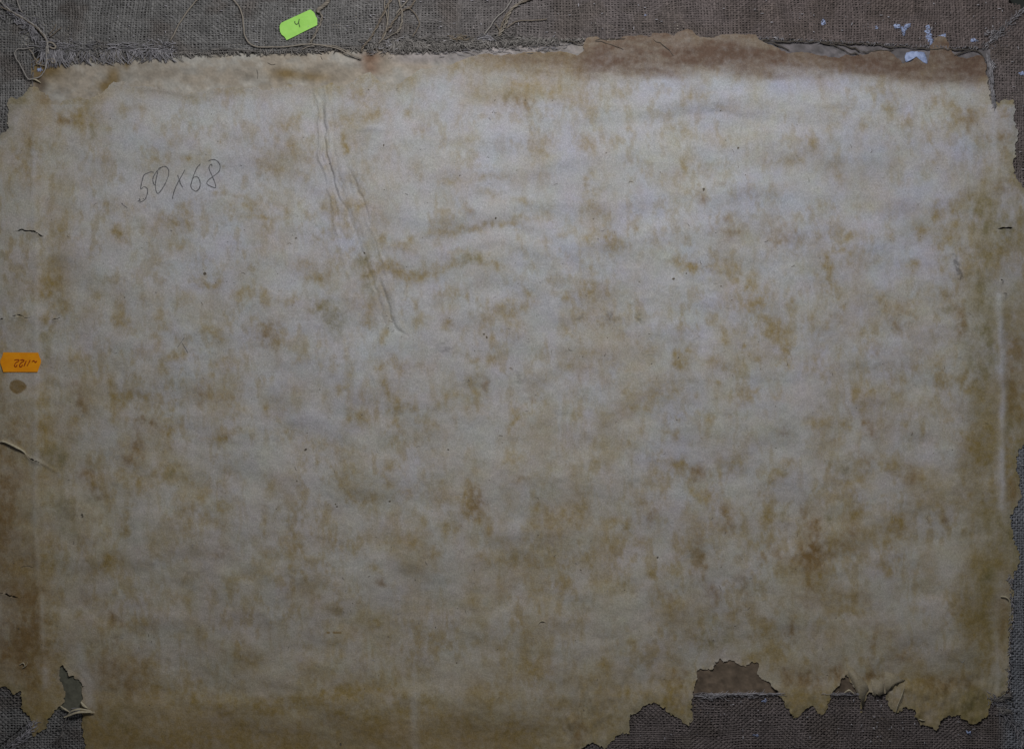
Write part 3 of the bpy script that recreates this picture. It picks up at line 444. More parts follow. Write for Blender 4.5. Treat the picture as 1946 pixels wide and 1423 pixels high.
# ---------------------------------------------------------------- relief of the paper
cd = canvas_depth(XX, YY)
FLOOR = .6 + 3.1 * sstep(-34, 4, cd + (vnoise(XX / 18, YY / 18, 2) - .5) * 8)
Z = FLOOR + .3 + np.clip(fbm(XX / 170, YY / 110, 4, 3) - .2, 0, 1) * 17 * sstep(0, 130, SD0) + (fbm(XX / 46, YY / 34, 7, 3) - .5) * 3.4 * sstep(0, 45, SD0) + (fbm(XX / 11, YY / 9, 3, 2) - .5) * .7
CREASE = [([(603, 165), (611, 214), (613, 258), (613, 300), (622, 330), (634, 376), (648, 446)], 2.0, -2.0), ([(618, 165), (620, 205), (622, 262), (627, 300), (637, 345), (650, 384), (664, 420)], 2.0, 2.2), ([(632, 170), (630, 210), (634, 270), (642, 320), (655, 360)], 1.9, -1.2),
          ([(641, 443), (652, 492), (668, 540)], 2.4, .9), ([(671, 432), (690, 480), (708, 530), (722, 580), (736, 640)], 2.3, -1.8), ([(705, 428), (720, 470), (738, 530), (756, 590), (768, 634)], 2.4, 1.9), ([(684, 380), (706, 440), (722, 500)], 1.9, 1.0), ([(646, 340), (668, 396), (682, 440)], 1.9, 1.2), ([(656, 290), (662, 340), (672, 380)], 2.0, -.9), ([(690, 470), (712, 560), (722, 640), (728, 700)], 3, .8),
          ([(598, 167), (607, 216), (608, 257), (608, 305), (617, 322), (628, 368), (641, 443)], 2.5, 2.8), ([(611, 186), (617, 242), (621, 286), (630, 331), (641, 372), (658, 398), (671, 432)], 2.5, -2.9),
          ([(625, 164), (623, 205), (625, 242), (632, 294), (639, 339)], 2.4, 2.6), ([(662, 316), (680, 361), (695, 398), (705, 428)], 2.8, -2.6), ([(650, 330), (672, 392), (690, 440), (722, 530)], 5, 1.3),
          ([(721, 529), (733, 559), (744, 607), (753, 628), (774, 637)], 2.6, -2.7), ([(729, 527), (742, 559), (754, 607), (764, 630)], 4.5, 1.8), ([(583, 560), (584, 620)], 2.5, -.9), ([(648, 600), (658, 640), (664, 690)], 2.5, -.9),
          ([(672, 247), (700, 243), (736, 246)], 7, 3.4), ([(262, 166), (300, 170), (340, 178), (380, 182)], 4, 1.4), ([(300, 500), (335, 492)], 2.4, .8), ([(198, 528), (222, 518)], 2.4, .7), ([(708, 705), (714, 734)], 2.2, .8),
          ([(1040, 300), (1300, 272), (1560, 268)], 22, 4.2), ([(760, 250), (900, 262), (1000, 250)], 20, 3.2), ([(1000, 480), (1250, 440), (1500, 430)], 26, 3.6), ([(820, 320), (1000, 322), (1120, 300)], 16, 3.0), ([(1300, 330), (1500, 318), (1700, 330)], 20, -3.0), ([(840, 560), (930, 520), (1020, 540), (1060, 600)], 18, 3.0), ([(1200, 200), (1400, 188), (1640, 196)], 14, 3.0), ([(900, 480), (960, 470), (1030, 500)], 14, -2.4), ([(540, 780), (620, 800)], 30, 3), ([(800, 420), (1000, 385), (1180, 400)], 18, 4.0), ([(820, 460), (960, 430), (1060, 470), (1110, 540)], 16, -3.4), ([(1150, 380), (1400, 360), (1560, 360)], 22, 3.6), ([(1100, 240), (1350, 225), (1700, 250)], 14, -3.0),
          ([(1735, 1050), (1800, 1040), (1890, 1025)], 12, .9), ([(930, 1010), (1050, 1012)], 22, 1.5), ([(900, 660), (1050, 650), (1200, 668)], 18, 1.4),
          ([(1012, 160), (1080, 205), (1180, 206)], 4, .6), ([(1130, 205), (1200, 205)], 2.5, -.6),
          ([(1190, 1290), (1188, 1330), (1200, 1352)], 5, -3.0), ([(1218, 1300), (1224, 1330)], 4, -2.4), ([(1060, 1365), (1066, 1385), (1080, 1400)], 4, -2.2), ([(1085, 1362), (1090, 1390)], 5, 2.4), ([(1125, 1350), (1128, 1395)], 6, -2.0), ([(1160, 1360), (1158, 1400)], 4, -2.0),
          ([(-8, 842), (12, 838), (30, 847), (45, 855), (55, 868)], 2.6, 2.8), ([(60, 868), (90, 886), (110, 897)], 3, 1.6), ([(1895, 590), (1903, 700), (1905, 960)], 8, 1.5), ([(64, 270), (70, 480), (70, 700), (68, 1000), (84, 1300)], 7, .9), ([(150, 902), (190, 916)], 10, 1.6), ([(140, 945), (185, 965)], 12, -1.6), ([(1455, 1090), (1480, 1140)], 8, 1.0)]
for pts, wd, am in CREASE:
    xs = [p[0] for p in pts]; ys = [p[1] for p in pts]; mg = wd * 3 + 4
    bi = np.where((gx > min(xs) - mg) & (gx < max(xs) + mg))[0]; bj = np.where((gy > min(ys) - mg) & (gy < max(ys) + mg))[0]
    if not len(bi) or not len(bj): continue
    w = np.s_[bj[0]:bj[-1] + 1, bi[0]:bi[-1] + 1]
    x = XX[w] + (vnoise(XX[w] / 14, YY[w] / 14, 6) - .5) * 5; y = YY[w]
    d, _, t = line_dist(pts, x, y)
    Z[w] += am * np.exp(-(d / wd) ** 2) * np.sin(np.clip(.06 + .88 * t, 0, 1) * math.pi) ** .5
# curling lips beside the slits and lifted torn edges
for pts, wd in SLITS:
    w = window(np.mean([p[0] for p in pts]), np.mean([p[1] for p in pts]), 70)
    d, s, t = line_dist(pts, XX[w], YY[w]); Z[w] += np.where(s < 0, 3.6, .3) * np.exp(-d / 5.0) * np.sin(np.clip(t, 0, 1) * math.pi)
lift = np.clip(fbm(XX / 24, YY / 24, 9, 3) - .45, 0, 1) * 12
Z += lift * np.exp(-np.clip(SD0, 0, 99) / 8.0) * (sstep(1225, 1275, YY) + .30 * sstep(1225, 1100, YY) * sstep(150, 200, YY) + .25 * sstep(200, 150, YY))
wr = fbm(XX / 9, YY / 34, 5, 3)
Z += (wr - .5) * 6 * sstep(1275, 1330, YY) * sstep(1020, 1090, XX) * sstep(1460, 1380, XX)
Z += (fbm(XX / 12, YY / 30, 2, 3) - .5) * 7 * sstep(1270, 1310, YY) * sstep(1480, 1540, XX)
Z += (fbm(XX / 26, YY / 14, 2, 3) - .5) * 5 * sstep(125, 95, YY) * sstep(1080, 1120, XX)
Z = np.where(Z > FLOOR, Z, FLOOR - (FLOOR - Z) * .08)

def clip_sheet(SDm, Zm, fields, name, mat, parent=None, thick=1.0):
    """grid sheet cut along the zero line of SDm, with a real cut edge"""
    ny, nx = SDm.shape; ins = SDm > 0
    idx = np.full(SDm.shape, -1, np.int64); idx[ins] = np.arange(ins.sum())
    V = [np.stack([XX[ins], YY[ins], Zm[ins]], 1)]; A = {k: [f[ins]] for k, f in fields.items()}
    c4 = np.stack([ins[:-1, :-1], ins[1:, :-1], ins[1:, 1:], ins[:-1, 1:]], -1); n4 = c4.sum(-1)
    full = n4 == 4
    quads = np.stack([idx[:-1, :-1][full], idx[1:, :-1][full], idx[1:, 1:][full], idx[:-1, 1:][full]], 1)
    nv = int(ins.sum()); extra = []; eA = {k: [] for k in fields}; cache = {}; ng = []; lower = {}
    def cross(p, q):
        nonlocal nv
        key = (p, q) if p < q else (q, p)
        if key in cache: return cache[key]
        a, b = SDm[p], SDm[q]; t = a / (a - b); t = min(max(t, .05), .95)
        extra.append((XX[p] + (XX[q] - XX[p]) * t, YY[p] + (YY[q] - YY[p]) * t, Zm[p] if a > 0 else Zm[q]))
        src = p if a > 0 else q
        for k, f in fields.items(): eA[k].append(f[src])
        cache[key] = nv; nv += 1; return cache[key]
    js, is_ = np.where((n4 > 0) & (n4 < 4)); skirt = []
    for j, i in zip(js.tolist(), is_.tolist()):
        cs = [(j, i), (j + 1, i), (j + 1, i + 1), (j, i + 1)]; f = []; cr = []
        for k in range(4):
            p, q = cs[k], cs[(k + 1) % 4]
            if ins[p]: f.append(int(idx[p]))
            if ins[p] != ins[q]:
                v = cross(p, q); f.append(v); cr.append((v, bool(ins[p])))
        if len(f) >= 3: ng.append(f)
        if len(cr) == 2:
            a = cr[0][0] if cr[0][1] else cr[1][0]; b = cr[1][0] if cr[0][1] else cr[0][0]
            skirt.append((a, b))
    base = nv; ne = len(extra); first = int(ins.sum())
    E = np.array(extra); V.append(E); V.append(E)
    Lw = E.copy(); Lw[:, 2] -= thick; V.append(Lw)
    for k in fields: A[k] += [np.array(eA[k])] * 3
    for a, b in skirt: ng.append([b - first + base, a - first + base, a - first + base + ne, b - first + base + ne])
    V = np.vstack(V); A = {k: np.concatenate(v) for k, v in A.items()}
    at = {'stain': np.stack([A['o'], A['r'], A['g']], 1), 'tone': A['tone'], 'warm': A['warm'], 'tide': A['tide'], 'cast': np.stack([A['cr'], A['cg'], A['cb']], 1)}
    return raw_mesh(name, W(V), quads, ng, mat, parent, True, at)

# ---------------------------------------------------------------- the table underneath (only a sliver of it shows)
tv = W([(-3000, -3000, -22), (-3000, 4400, -22), (5000, 4400, -22), (5000, -3000, -22)])
tag(raw_mesh('table', tv, [[0, 1, 2, 3]], None, M_table), kind='structure')

# ---------------------------------------------------------------- the board behind the torn paper
bgx = np.arange(X0 + 8, X1 - 8, 4.0); bgy = np.arange(Y0 + 36, Y1 - 8, 4.0)
BX, BY = np.meshgrid(bgx, bgy)
n1 = fbm(BX / 40, BY / 30, 3, 5, .6)[..., None]; n2 = fbm(BX / 14, BY / 9, 6, 4, .6)[..., None]
tan = np.array([.335, .287, .230]); grey = np.array([.372, .348, .308]); brown = np.array([.140, .104, .074]); ochre = np.array([.190, .125, .045]); rust = np.array([.185, .105, .065])
bc = tan * (1 - sstep(.40, .66, n1)) + grey * sstep(.40, .66, n1)
def bl(x, y, rx, ry): return (np.exp(-(((BX - x) / rx) ** 2 + ((BY - y) / ry) ** 2)) * (.5 + n1[..., 0]))[..., None]
for (x, y, rx, ry, c) in ((95, 130, 30, 25, ochre), (70, 130, 14, 40, ochre), (215, 145, 14, 20, ochre), (240, 120, 6, 14, ochre), (200, 165, 16, 14, ochre), (77, 160, 12, 18, brown), (705, 112, 22, 16, rust), (705, 130, 16, 12, rust), (600, 145, 34, 10, ochre), (540, 140, 30, 12, ochre), (460, 140, 40, 14, tan * .8), (640, 135, 40, 12, tan * .85), (300, 140, 60, 14, tan * .85)):
    k = np.clip(bl(x, y, rx, ry) * .95, 0, .9); bc = bc * (1 - k) + c * k
k = sstep(560, 1000, BX)[..., None] * sstep(.35, .6, n2); bc = bc * (1 - k * .55) + np.array([.27, .215, .175]) * k * .55
k = (sstep(1380, 1440, BX) * sstep(200, 140, BY))[..., None] * .9; bc = bc * (1 - k) + np.array([.128, .116, .124]) * (.4 + 1.2 * n2) * k
k = (sstep(720, 780, BX) * sstep(1150, 1080, BX) * sstep(128, 112, BY))[..., None] * .75; bc = bc * (1 - k) + np.array([.27, .243, .24]) * (.6 + .8 * n2) * k
k = (sstep(400, 900, BY))[..., None]; bc = bc * (1 - k) + brown * (.75 + .6 * n2) * k
k = (sstep(1240, 1250, BY) * sstep(190, 175, BX))[..., None]; bc = bc * (1 - k) + np.array([.122, .118, .088]) * (.85 + .3 * n2) * k
bc = bc * (.62 + .76 * n2) * (.85 + .3 * fbm(BX / 5, BY / 5, 4, 3, .7)[..., None])
bz = (n2[..., 0] - .5) * 1.0 + (n1[..., 0] - .5) * .8 - 1.0
nbx, nby = len(bgx), len(bgy); bi = np.arange(nbx * nby).reshape(nby, nbx)
bq = np.stack([bi[:-1, :-1], bi[1:, :-1], bi[1:, 1:], bi[:-1, 1:]], -1).reshape(-1, 4)
bv = np.stack([BX, BY, bz], -1).reshape(-1, 3)
ring = np.concatenate([bi[0, :], bi[1:, -1], bi[-1, -2::-1], bi[-2:0:-1, 0]]); low_v = bv[ring].copy(); low_v[:, 2] = -14
nr = len(ring); li = len(bv) + np.arange(nr); sk = np.stack([ring, np.roll(ring, -1), np.roll(li, -1), li], 1)
board = raw_mesh('backing_board', W(np.vstack([bv, low_v])), np.vstack([bq, sk]), None, M_board, None, True, {'tint': np.vstack([bc.reshape(-1, 3), bc.reshape(-1, 3)[ring] * .6])})
tag(board, 'tan and brown board showing between the frayed canvas edge and the torn paper', 'board')

# ---------------------------------------------------------------- canvas turned over the board: real woven threads
painting = empty('stretched_canvas')
tag(painting, 'coarse grey brown woven linen canvas turned over the edges, frayed along the top', 'canvas')
def ragged(x, y, s): return (fbm(x / 9, y / 9, s, 3) - .5) * 6
def flap_of(x, y):
    """0 none, 1 top, 2 right, 3 bottom, 4 left, mitred at the corners"""
    r = np.zeros(x.shape, int); ok = outer_ok(x, y)
    t = (in_top(x, y) - 4 + ragged(x, y, 1)) > 0; b = (in_bot(x, y) + ragged(x, y, 2) * .3) > 0
    l = (in_lef(x, y) + ragged(x, y, 3)) > 0; g = (in_rig(x, y) - 3 + ragged(x, y, 4)) > 0
    tl = (y - Y0) < (x - X0) * (105 / 92.) ; tr = (y - 4) < (X1 - x) * (94 / 88.)
    blm = (Y1 - y) < (x - X0) * (86 / 100.); br = (Y1 - y) < (X1 - x) * (118 / 52.)
    r[t & tl & tr] = 1; r[b & blm & br] = 3
    r[l & ~(tl & (y < 300)) & ~(blm & (y > 1200))] = 4; r[g & ~(tr & (y < 300)) & ~(br & (y > 1200))] = 2
    r[~ok] = 0; return r
def hidden(x, y):                     # well under the paper: nothing to see there
    return (upsample(csdf, x, y) > 16) & (y > 54)
def canvas_color(x, y):
    n = fbm(x / 55, y / 40, 5, 4)[..., None]; m = fbm(x / 18, y / 22, 8, 3)[..., None]
    a = np.array([.165, .158, .152]); b = np.array([.136, .113, .108]); c = np.array([.106, .086, .074])
    k = sstep(500, 1300, x)[..., None]; base = a * (1 - k) + b * k
    k = sstep(.48, .72, n); base = base * (1 - k * .55) + c * k * .55
    k = (sstep(1200, 1350, y))[..., None]; base = base * (1 - k * .05)
    k = (sstep(1890, 1925, x) * sstep(300, 700, y))[..., None]; base = base * (1 - k) + np.array([.155, .158, .172]) * k
    k = (sstep(1200, 1500, x) * sstep(150, 40, y))[..., None]; base = base * (1 - k * .35) + np.array([.102, .074, .066]) * k * .35
    return base * (.72 + .56 * m)
def cz(x, y, f):                      # lie of the cloth: swells over the board edge, drops at the outer fold
    z = .9 + (fbm(x / 70, y / 50, 6, 3) - .5) * 1.2
    e = np.minimum(np.minimum(x - X0, X1 - x), np.minimum(y - Y0, Y1 - y)); return z - 7 * sstep(9, 0, e) ** 2
def weave(fid, name, pu, pv, seed):
    r = np.random.default_rng(seed); V = []; Q = []; C = []; n0 = 0
    for fam in (0, 1):                # 0: threads running along x, 1: along y
        pt, pc = (pv, pu) if fam == 0 else (pu, pv)
        t0, t1 = (Y0, Y1) if fam == 0 else (X0, X1); c0, c1 = (X0, X1) if fam == 0 else (Y0, Y1)
        if fid == 1: lim = (Y0, 122) if fam == 0 else None
        nt_ = int((t1 - t0) / pt) + 1; ns = int((c1 - c0) / (pc / 2)) + 1
        I, J = np.meshgrid(np.arange(nt_), np.arange(ns), indexing='ij')
        tpos = t0 + I * pt; cpos = c0 + J * pc / 2
        px, py = (cpos, tpos) if fam == 0 else (tpos, cpos)
        near = flap_of(px, py) == fid; near &= ~hidden(px, py)
        if not near.any(): continue
        rows = np.where(near.any(1))[0]; cols_ = np.where(near.any(0))[0]
        sl = np.s_[rows[0]:rows[-1] + 1, cols_[0]:cols_[-1] + 1]
        I, J, tpos, cpos, near = I[sl], J[sl], tpos[sl], cpos[sl], near[sl]
        jit = (r.random(nt_) - .5)[I] * pt * .30
        wob = (vnoise(cpos / 26, I * .37, 2 + fam) - .5) * pt * .9 + (vnoise(cpos / 90, tpos / 60, 7) - .5) * pt * 1.8
        wid = pt * .40 * (.86 + .26 * r.random(nt_)[I] + .5 * (vnoise(cpos / 16, I * 1.7, 4 + fam) - .5))
        zz = (1 if fam == 0 else -1) * 1.25 * np.cos(math.pi * (I + J / 2.0)) * (1 if fam == 0 else 1.05)
        px, py = (cpos, tpos + jit + wob) if fam == 0 else (tpos + jit + wob, cpos)
        # thread interlacing: families share the crossing parity
        zb = cz(px, py, fid); cl = canvas_color(px, py) * (.90 + .20 * r.random(nt_)[I][..., None]) * (.68 + .64 * vnoise(cpos / 5, I * 3.1, 9)[..., None])
        m, nn = I.shape; K = 5
        prof = np.array([(-1, -.55), (-.62, .42), (0, .80), (.62, .42), (1, -.55)])
        vv = np.empty((m, nn, K, 3))
        for k in range(K):
            o = prof[k, 0] * wid
            vv[:, :, k, 0] = px + (0 if fam == 0 else 1) * o; vv[:, :, k, 1] = py + (1 if fam == 0 else 0) * o
            vv[:, :, k, 2] = zb + zz + prof[k, 1] * pt * .30
        ids = n0 + np.arange(m * nn * K).reshape(m, nn, K)
        seg = near[:, :-1] & near[:, 1:]
        for k in range(K - 1):
            q = np.stack([ids[:, :-1, k][seg], ids[:, 1:, k][seg], ids[:, 1:, k + 1][seg], ids[:, :-1, k + 1][seg]], 1)
            Q.append(q if fam == 1 else q[:, ::-1])
        V.append(vv.reshape(-1, 3)); C.append(np.repeat(cl.reshape(-1, 3), K, 0)); n0 += m * nn * K
    V = np.vstack(V); C = np.vstack(C); Q = np.vstack(Q)
    used = np.unique(Q); remap = np.full(len(V), -1); remap[used] = np.arange(len(used))
    return raw_mesh(name, W(V[used]), remap[Q], None, M_thread, painting, True, {'tint': C[used]})
for fid, nm, pu, pv, lb in ((1, 'canvas_flap', 5.4, 4.2, 'linen flap along the top with a frayed raw edge'), (2, 'canvas_flap', 4.9, 4.7, 'linen flap down the right side'),
                            (3, 'canvas_flap', 5.0, 4.3, 'linen flap along the bottom below the torn paper'), (4, 'canvas_flap', 4.9, 4.6, 'linen flap at the left corners')):
    o = weave(fid, nm, pu, pv, 40 + fid); o['label'] = lb; o['kind'] = 'stuff'
# ground layer under the threads and round the outer fold, blackened as gap shade
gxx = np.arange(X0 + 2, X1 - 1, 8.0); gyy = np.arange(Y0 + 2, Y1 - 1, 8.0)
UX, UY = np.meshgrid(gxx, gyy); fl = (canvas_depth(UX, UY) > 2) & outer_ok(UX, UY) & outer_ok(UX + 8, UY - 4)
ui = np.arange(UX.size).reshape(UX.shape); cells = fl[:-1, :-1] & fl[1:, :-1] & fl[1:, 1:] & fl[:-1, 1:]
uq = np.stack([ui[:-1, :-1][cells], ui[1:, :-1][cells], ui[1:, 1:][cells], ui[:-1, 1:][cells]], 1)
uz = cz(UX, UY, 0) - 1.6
raw_mesh('gap_shade_ground', W(np.stack([UX, UY, uz], -1).reshape(-1, 3)), uq, None, M_ground, painting)
per = []
for a, b in (((X0, Y0), (1912, Y0)), ((1912, Y0), (1926, 8)), ((1926, 8), (1944, 20)), ((1944, 20), (X1, 26)), ((X1, 26), (X1, Y1)), ((X1, Y1), (X0, Y1)), ((X0, Y1), (X0, Y0))):
    per.append(a)
per = np.array(per, float); npn = len(per)
pv = np.vstack([np.c_[per, np.full(npn, -2.0)], np.c_[per, np.full(npn, -21.0)]])
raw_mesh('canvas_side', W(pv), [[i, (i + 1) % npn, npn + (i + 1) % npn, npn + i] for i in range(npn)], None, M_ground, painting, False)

# frayed ends along the raw top edge
LIN = np.array([.235, .215, .198]); LAV = np.array([.285, .270, .282]); TAN = np.array([.30, .24, .17]); DRK = np.array([.10, .085, .07])
def rc(base, lo=.45, hi=1.3): return base * random.uniform(lo, hi)
fr = Tubes()
def fray(x0, x1, n, l0, l1, base, lean=.35, z=5.0, r=.9):
    for _ in range(n):
        x = random.uniform(x0, x1); y = float(lerp_edge(TOPE, x)) - random.uniform(3, 7) - l0 * .25; L = random.uniform(l0, l1); a = random.gauss(0, lean)
        if random.random() < .12: a += random.choice((-1, 1)) * .8
        b = random.gauss(0, .35)
        pts = [(x, y - L * .3, z + .6), (x + a * L * .3, y + L * .15, z + random.uniform(.5, 2.5)), (x + a * L * .6 + b * 2, y + L * .45, z - .5 + random.uniform(-.5, 1.5)), (x + a * L + b * 5, y + L * .75, max(1.6, z - 2.6 + random.uniform(-.8, .8)))]
        fr.add(smooth_path(pts, 3), random.uniform(.6, 1.0) * r, 4, rc(base))
fray(78, 122, 60, 22, 36, LAV * 1.0, .45, 4.6, 1.0); fray(118, 330, 150, 12, 27, LAV * 1.0, .60, 4.2); fray(150, 240, 30, 14, 26, LIN, .6, 5.0); fray(190, 330, 22, 8, 24, LAV * 1.2, .9, 5.0)
fray(330, 700, 190, 4, 12, LIN, .55, 3.8, .85); fray(700, 860, 110, 9, 20, LIN, .8, 4.6); fray(735, 800, 40, 14, 22, LIN * 1.05, .5, 6)
fray(850, 1060, 190, 5, 15, LIN, .9, 5.0); fray(1060, 1110, 40, 3, 8, LIN, .6, 4); fray(1440, 1870, 170, 2, 7, LAV * .8, .6, 3.6, .75)
# scribbled tangles sitting on the edge
def tangle(x, y, rx, ry, n, base, z=6.0, r=.8):
    for _ in range(n):
        pts = []; px, py = random.gauss(0, .55), random.gauss(0, .55); a = random.uniform(0, 6.28)
        for k in range(random.randint(3, 6)):
            a += random.gauss(0, 1.1); px += math.cos(a) * .42; py += math.sin(a) * .42
            pts.append((x + px * rx * .8, y + py * ry * .8, z + random.uniform(-1.5, 2.2)))
        fr.add(smooth_path(pts, 4), random.uniform(.5, 1.0) * r, 4, rc(base))
for t in ((318, 90, 12, 9, 20, LAV), (322, 98, 8, 7, 12, LAV), (200, 84, 16, 7, 14, LIN), (96, 88, 20, 9, 26, LAV), (84, 86, 12, 8, 16, LAV * .9), (72, 62, 10, 16, 16, LAV), (40, 40, 22, 10, 22, LAV), (56, 50, 14, 12, 18, LAV), (20, 24, 16, 7, 14, LAV), (190, 96, 10, 6, 10, LIN),
          (755, 84, 22, 9, 26, LIN), (800, 86, 28, 8, 28, LIN * .9), (840, 88, 20, 7, 20, LIN), (868, 74, 14, 6, 22, TAN * .8), (890, 82, 24, 6, 20, LIN), (925, 73, 12, 6, 34, LAV * 1.1), (965, 74, 22, 8, 26, LIN * .85), (1000, 82, 16, 6, 16, LIN), (548, 94, 14, 5, 12, LIN), (600, 92, 16, 5, 12, LIN)):
    tangle(*t)
for t in ((720, 86, 26, 9, 20, LIN * 1.1), (742, 86, 14, 8, 16, LAV * 1.6), (775, 82, 26, 9, 26, LIN * 1.1), (812, 84, 30, 9, 24, LIN * 1.2), (850, 80, 26, 9, 22, LIN), (905, 80, 30, 9, 26, LIN * 1.1), (950, 66, 18, 12, 18, LIN), (985, 78, 26, 8, 24, LIN * 1.1), (1030, 80, 26, 6, 18, LIN), (160, 90, 34, 10, 22, LAV * 1.2), (240, 92, 40, 9, 26, LAV * 1.2), (300, 90, 26, 9, 18, LAV * 1.2), (110, 94, 24, 12, 18, LAV * 1.3), (420, 98, 60, 4, 20, LIN), (640, 93, 40, 5, 16, LIN)):
    tangle(*t, 5.2, .7)
# pale fluff along the right seam, the corner mitres and the bottom edge
def fluff(pts, n, spread, l, base, z=5.5, along=.7, r=.75):
    p = smooth_path(pts, 12)
    for _ in range(n):
        k = random.randrange(len(p) - 1); t = p[k + 1] - p[k]; t /= np.linalg.norm(t) + 1e-9
        a = math.atan2(t[1], t[0]) + random.gauss(0, 1.2 * (1 - along)); L = random.uniform(.4, 1) * l
        x, y = p[k][0] + random.gauss(0, spread), p[k][1] + random.gauss(0, spread); b = random.gauss(0, .25)
        q = [(x, y, z + random.uniform(-1, 1)), (x + math.cos(a) * L * .5, y + math.sin(a) * L * .5, z + random.uniform(0, 2)), (x + math.cos(a + b) * L, y + math.sin(a + b) * L, z + random.uniform(-1.5, 1))]
        fr.add(smooth_path(q, 3), random.uniform(.5, 1.0) * r, 4, rc(base))
fluff([(1868, 92), (1890, 72), (1915, 47), (1942, 22)], 90, 3.4, 14, LAV, 4.5); fluff([(1872, 70), (1885, 62)], 24, 3, 8, LAV * 1.2, 6)
fluff([(1876, 106), (1881, 130), (1885, 170), (1888, 200)], 220, 2.0, 14, LAV * .95, 4.6, .9); fluff([(1880, 118), (1886, 128)], 20, 3, 9, LAV * 1.3, 6)
fluff([(12, 1426), (34, 1408), (54, 1390), (66, 1376)], 120, 4.2, 15, LAV * 1.2, 4.8); fluff([(130, 1360), (118, 1392), (112, 1410)], 34, 3, 18, LIN * .8, 7)
fluff([(1880, 1318), (1900, 1340), (1918, 1366), (1946, 1408)], 110, 5, 18, LAV * .95, 4.8); fluff([(1886, 1328), (1916, 1322)], 40, 4, 18, LIN * .9, 7); fluff([(1890, 1344), (1916, 1350)], 26, 3, 18, LIN, 7); fluff([(1936, 1398), (1952, 1416)], 60, 5, 14, LAV * 1.1, 8)
fluff([(1918, 1090), (1922, 1150), (1918, 1240), (1917, 1318)], 160, 1.8, 9, LAV, 5.0, .5)
fluff([(1318, 1321), (1400, 1317), (1480, 1317)], 110, 1.1, 22, LAV * 1.25, 5.5, .985, .6); fluff([(1325, 1326), (1380, 1321), (1450, 1322)], 46, 2.4, 12, LAV * 1.1, 5.5, .75, .6); fluff([(1560, 1317), (1640, 1318)], 40, 1.4, 14, LAV * 1.1, 5.5, .95, .6)
fluff([(5, 8), (30, 26), (58, 50), (70, 72)], 120, 3.5, 14, LAV, 6.5)
fluff([(700, 100), (800, 101), (900, 99), (1000, 96), (1080, 90)], 90, 3.5, 16, LAV * .9, 2.2, .95, .6)
# little slubs and lint caught in the weave
for _ in range(260):
    s = random.random()
    if s < .55: x, y = random.uniform(0, 1940), random.uniform(0, 92)
    elif s < .85: x, y = random.uniform(1200, 1940), random.uniform(1325, 1420)
    else: x, y = random.uniform(1918, 1944), random.uniform(100, 1300)
    xa = np.array([float(x)]); ya = np.array([float(y)])
    if flap_of(xa, ya)[0] == 0 or hidden(xa, ya)[0] or upsample(csdf, xa, ya)[0] > -6 and y > 60: continue
    a = random.choice((0, math.pi / 2, 0, random.uniform(0, 3))); L = random.uniform(2, 7)
    fr.add(smooth_path([(x, y, 5.2), (x + math.cos(a) * L * .5, y + math.sin(a) * L * .5, 5.8), (x + math.cos(a) * L, y + math.sin(a) * L, 5)], 3), random.uniform(.5, 1.0), 4, rc(LAV * 1.2, .8, 1.4))
o = fr.build('frayed_fringe', M_thread, painting); o['kind'] = 'stuff'; o['label'] = 'short frayed linen ends and lint along the raw canvas edges'

# dark cords drawing the edge shadow and loose threads along the upper right canvas
for pts, r in (([(1446, 77), (1480, 79), (1520, 80), (1560, 81), (1610, 83), (1650, 85), (1700, 90), (1760, 94), (1800, 95), (1856, 97)], 1.5), ([(1452, 80), (1478, 86), (1500, 95)], 1.3), ([(1556, 80), (1590, 90), (1612, 100), (1632, 105)], 1.2),
               ([(1582, 84), (1610, 88), (1634, 98)], 1.4), ([(1636, 100), (1670, 98), (1700, 92)], 1.0), ([(1812, 106), (1830, 101), (1856, 97)], 1.2), ([(1838, 91), (1850, 94)], 1.6), ([(1070, 78), (1090, 82), (1110, 86)], 1.4), ([(1130, 78), (1160, 75), (1188, 76)], 1.0), ([(1130, 80), (1160, 84), (1185, 96)], .9), ([(1240, 76), (1268, 92), (1280, 108)], .8), ([(1852, 92), (1866, 106), (1872, 118)], 1.2)):
    t = Tubes(); p = smooth_path([(x, y, 4.8 if y < 84 else 4.2) for x, y in pts], 8); p[:, 1] += (vnoise(p[:, 0] / 7, p[:, 0] * 0, 3) - .5) * 4; p[:, 2] += (vnoise(p[:, 0] / 9, p[:, 0] * 0, 5) - .5) * 2
    t.add(p, r * .8 * (.5 + vnoise(p[:, 0] / 8, p[:, 1] / 8, 2)), 5, DRK * .8); t.build('edge_shadow_cord', M_thread, painting)

# white paint dabs on the canvas
def dab(pts, name, parent, mat, z0=5.2, h=1.6, label=None, nz=1):
    pts = np.array(pts, float); c = pts.mean(0); q = smooth_path(np.vstack([pts, pts[:1]]), 5)[:-1]; n = len(q)
    q = q + (np.stack([vnoise(q[:, 0] / 2.5, q[:, 1] / 2.5, 1), vnoise(q[:, 0] / 2.5, q[:, 1] / 2.5, 4)], 1) - .5) * 2.4 * nz
    rings = []; 
    for s, zz in ((1.0, -1.2), (.97, .35), (.72, .85), (.35, 1.0)):
        k = c + (q - c) * s; zn = z0 + h * zz + (vnoise(k[:, 0] / 3, k[:, 1] / 3, 6) - .5) * h * .8
        rings.append(np.c_[k, zn])
    V = np.vstack(rings + [np.array([[c[0], c[1], z0 + h]])]); Q = []; 
    for r in range(3):
        for i in range(n): Q.append([r * n + i, r * n + (i + 1) % n, (r + 1) * n + (i + 1) % n, (r + 1) * n + i][::-1])
    T = [[3 * n + i, 4 * n, 3 * n + (i + 1) % n] for i in range(n)]
    o = raw_mesh(name, W(V), Q, T, mat, parent)
    if label: o['label'] = label
    return o
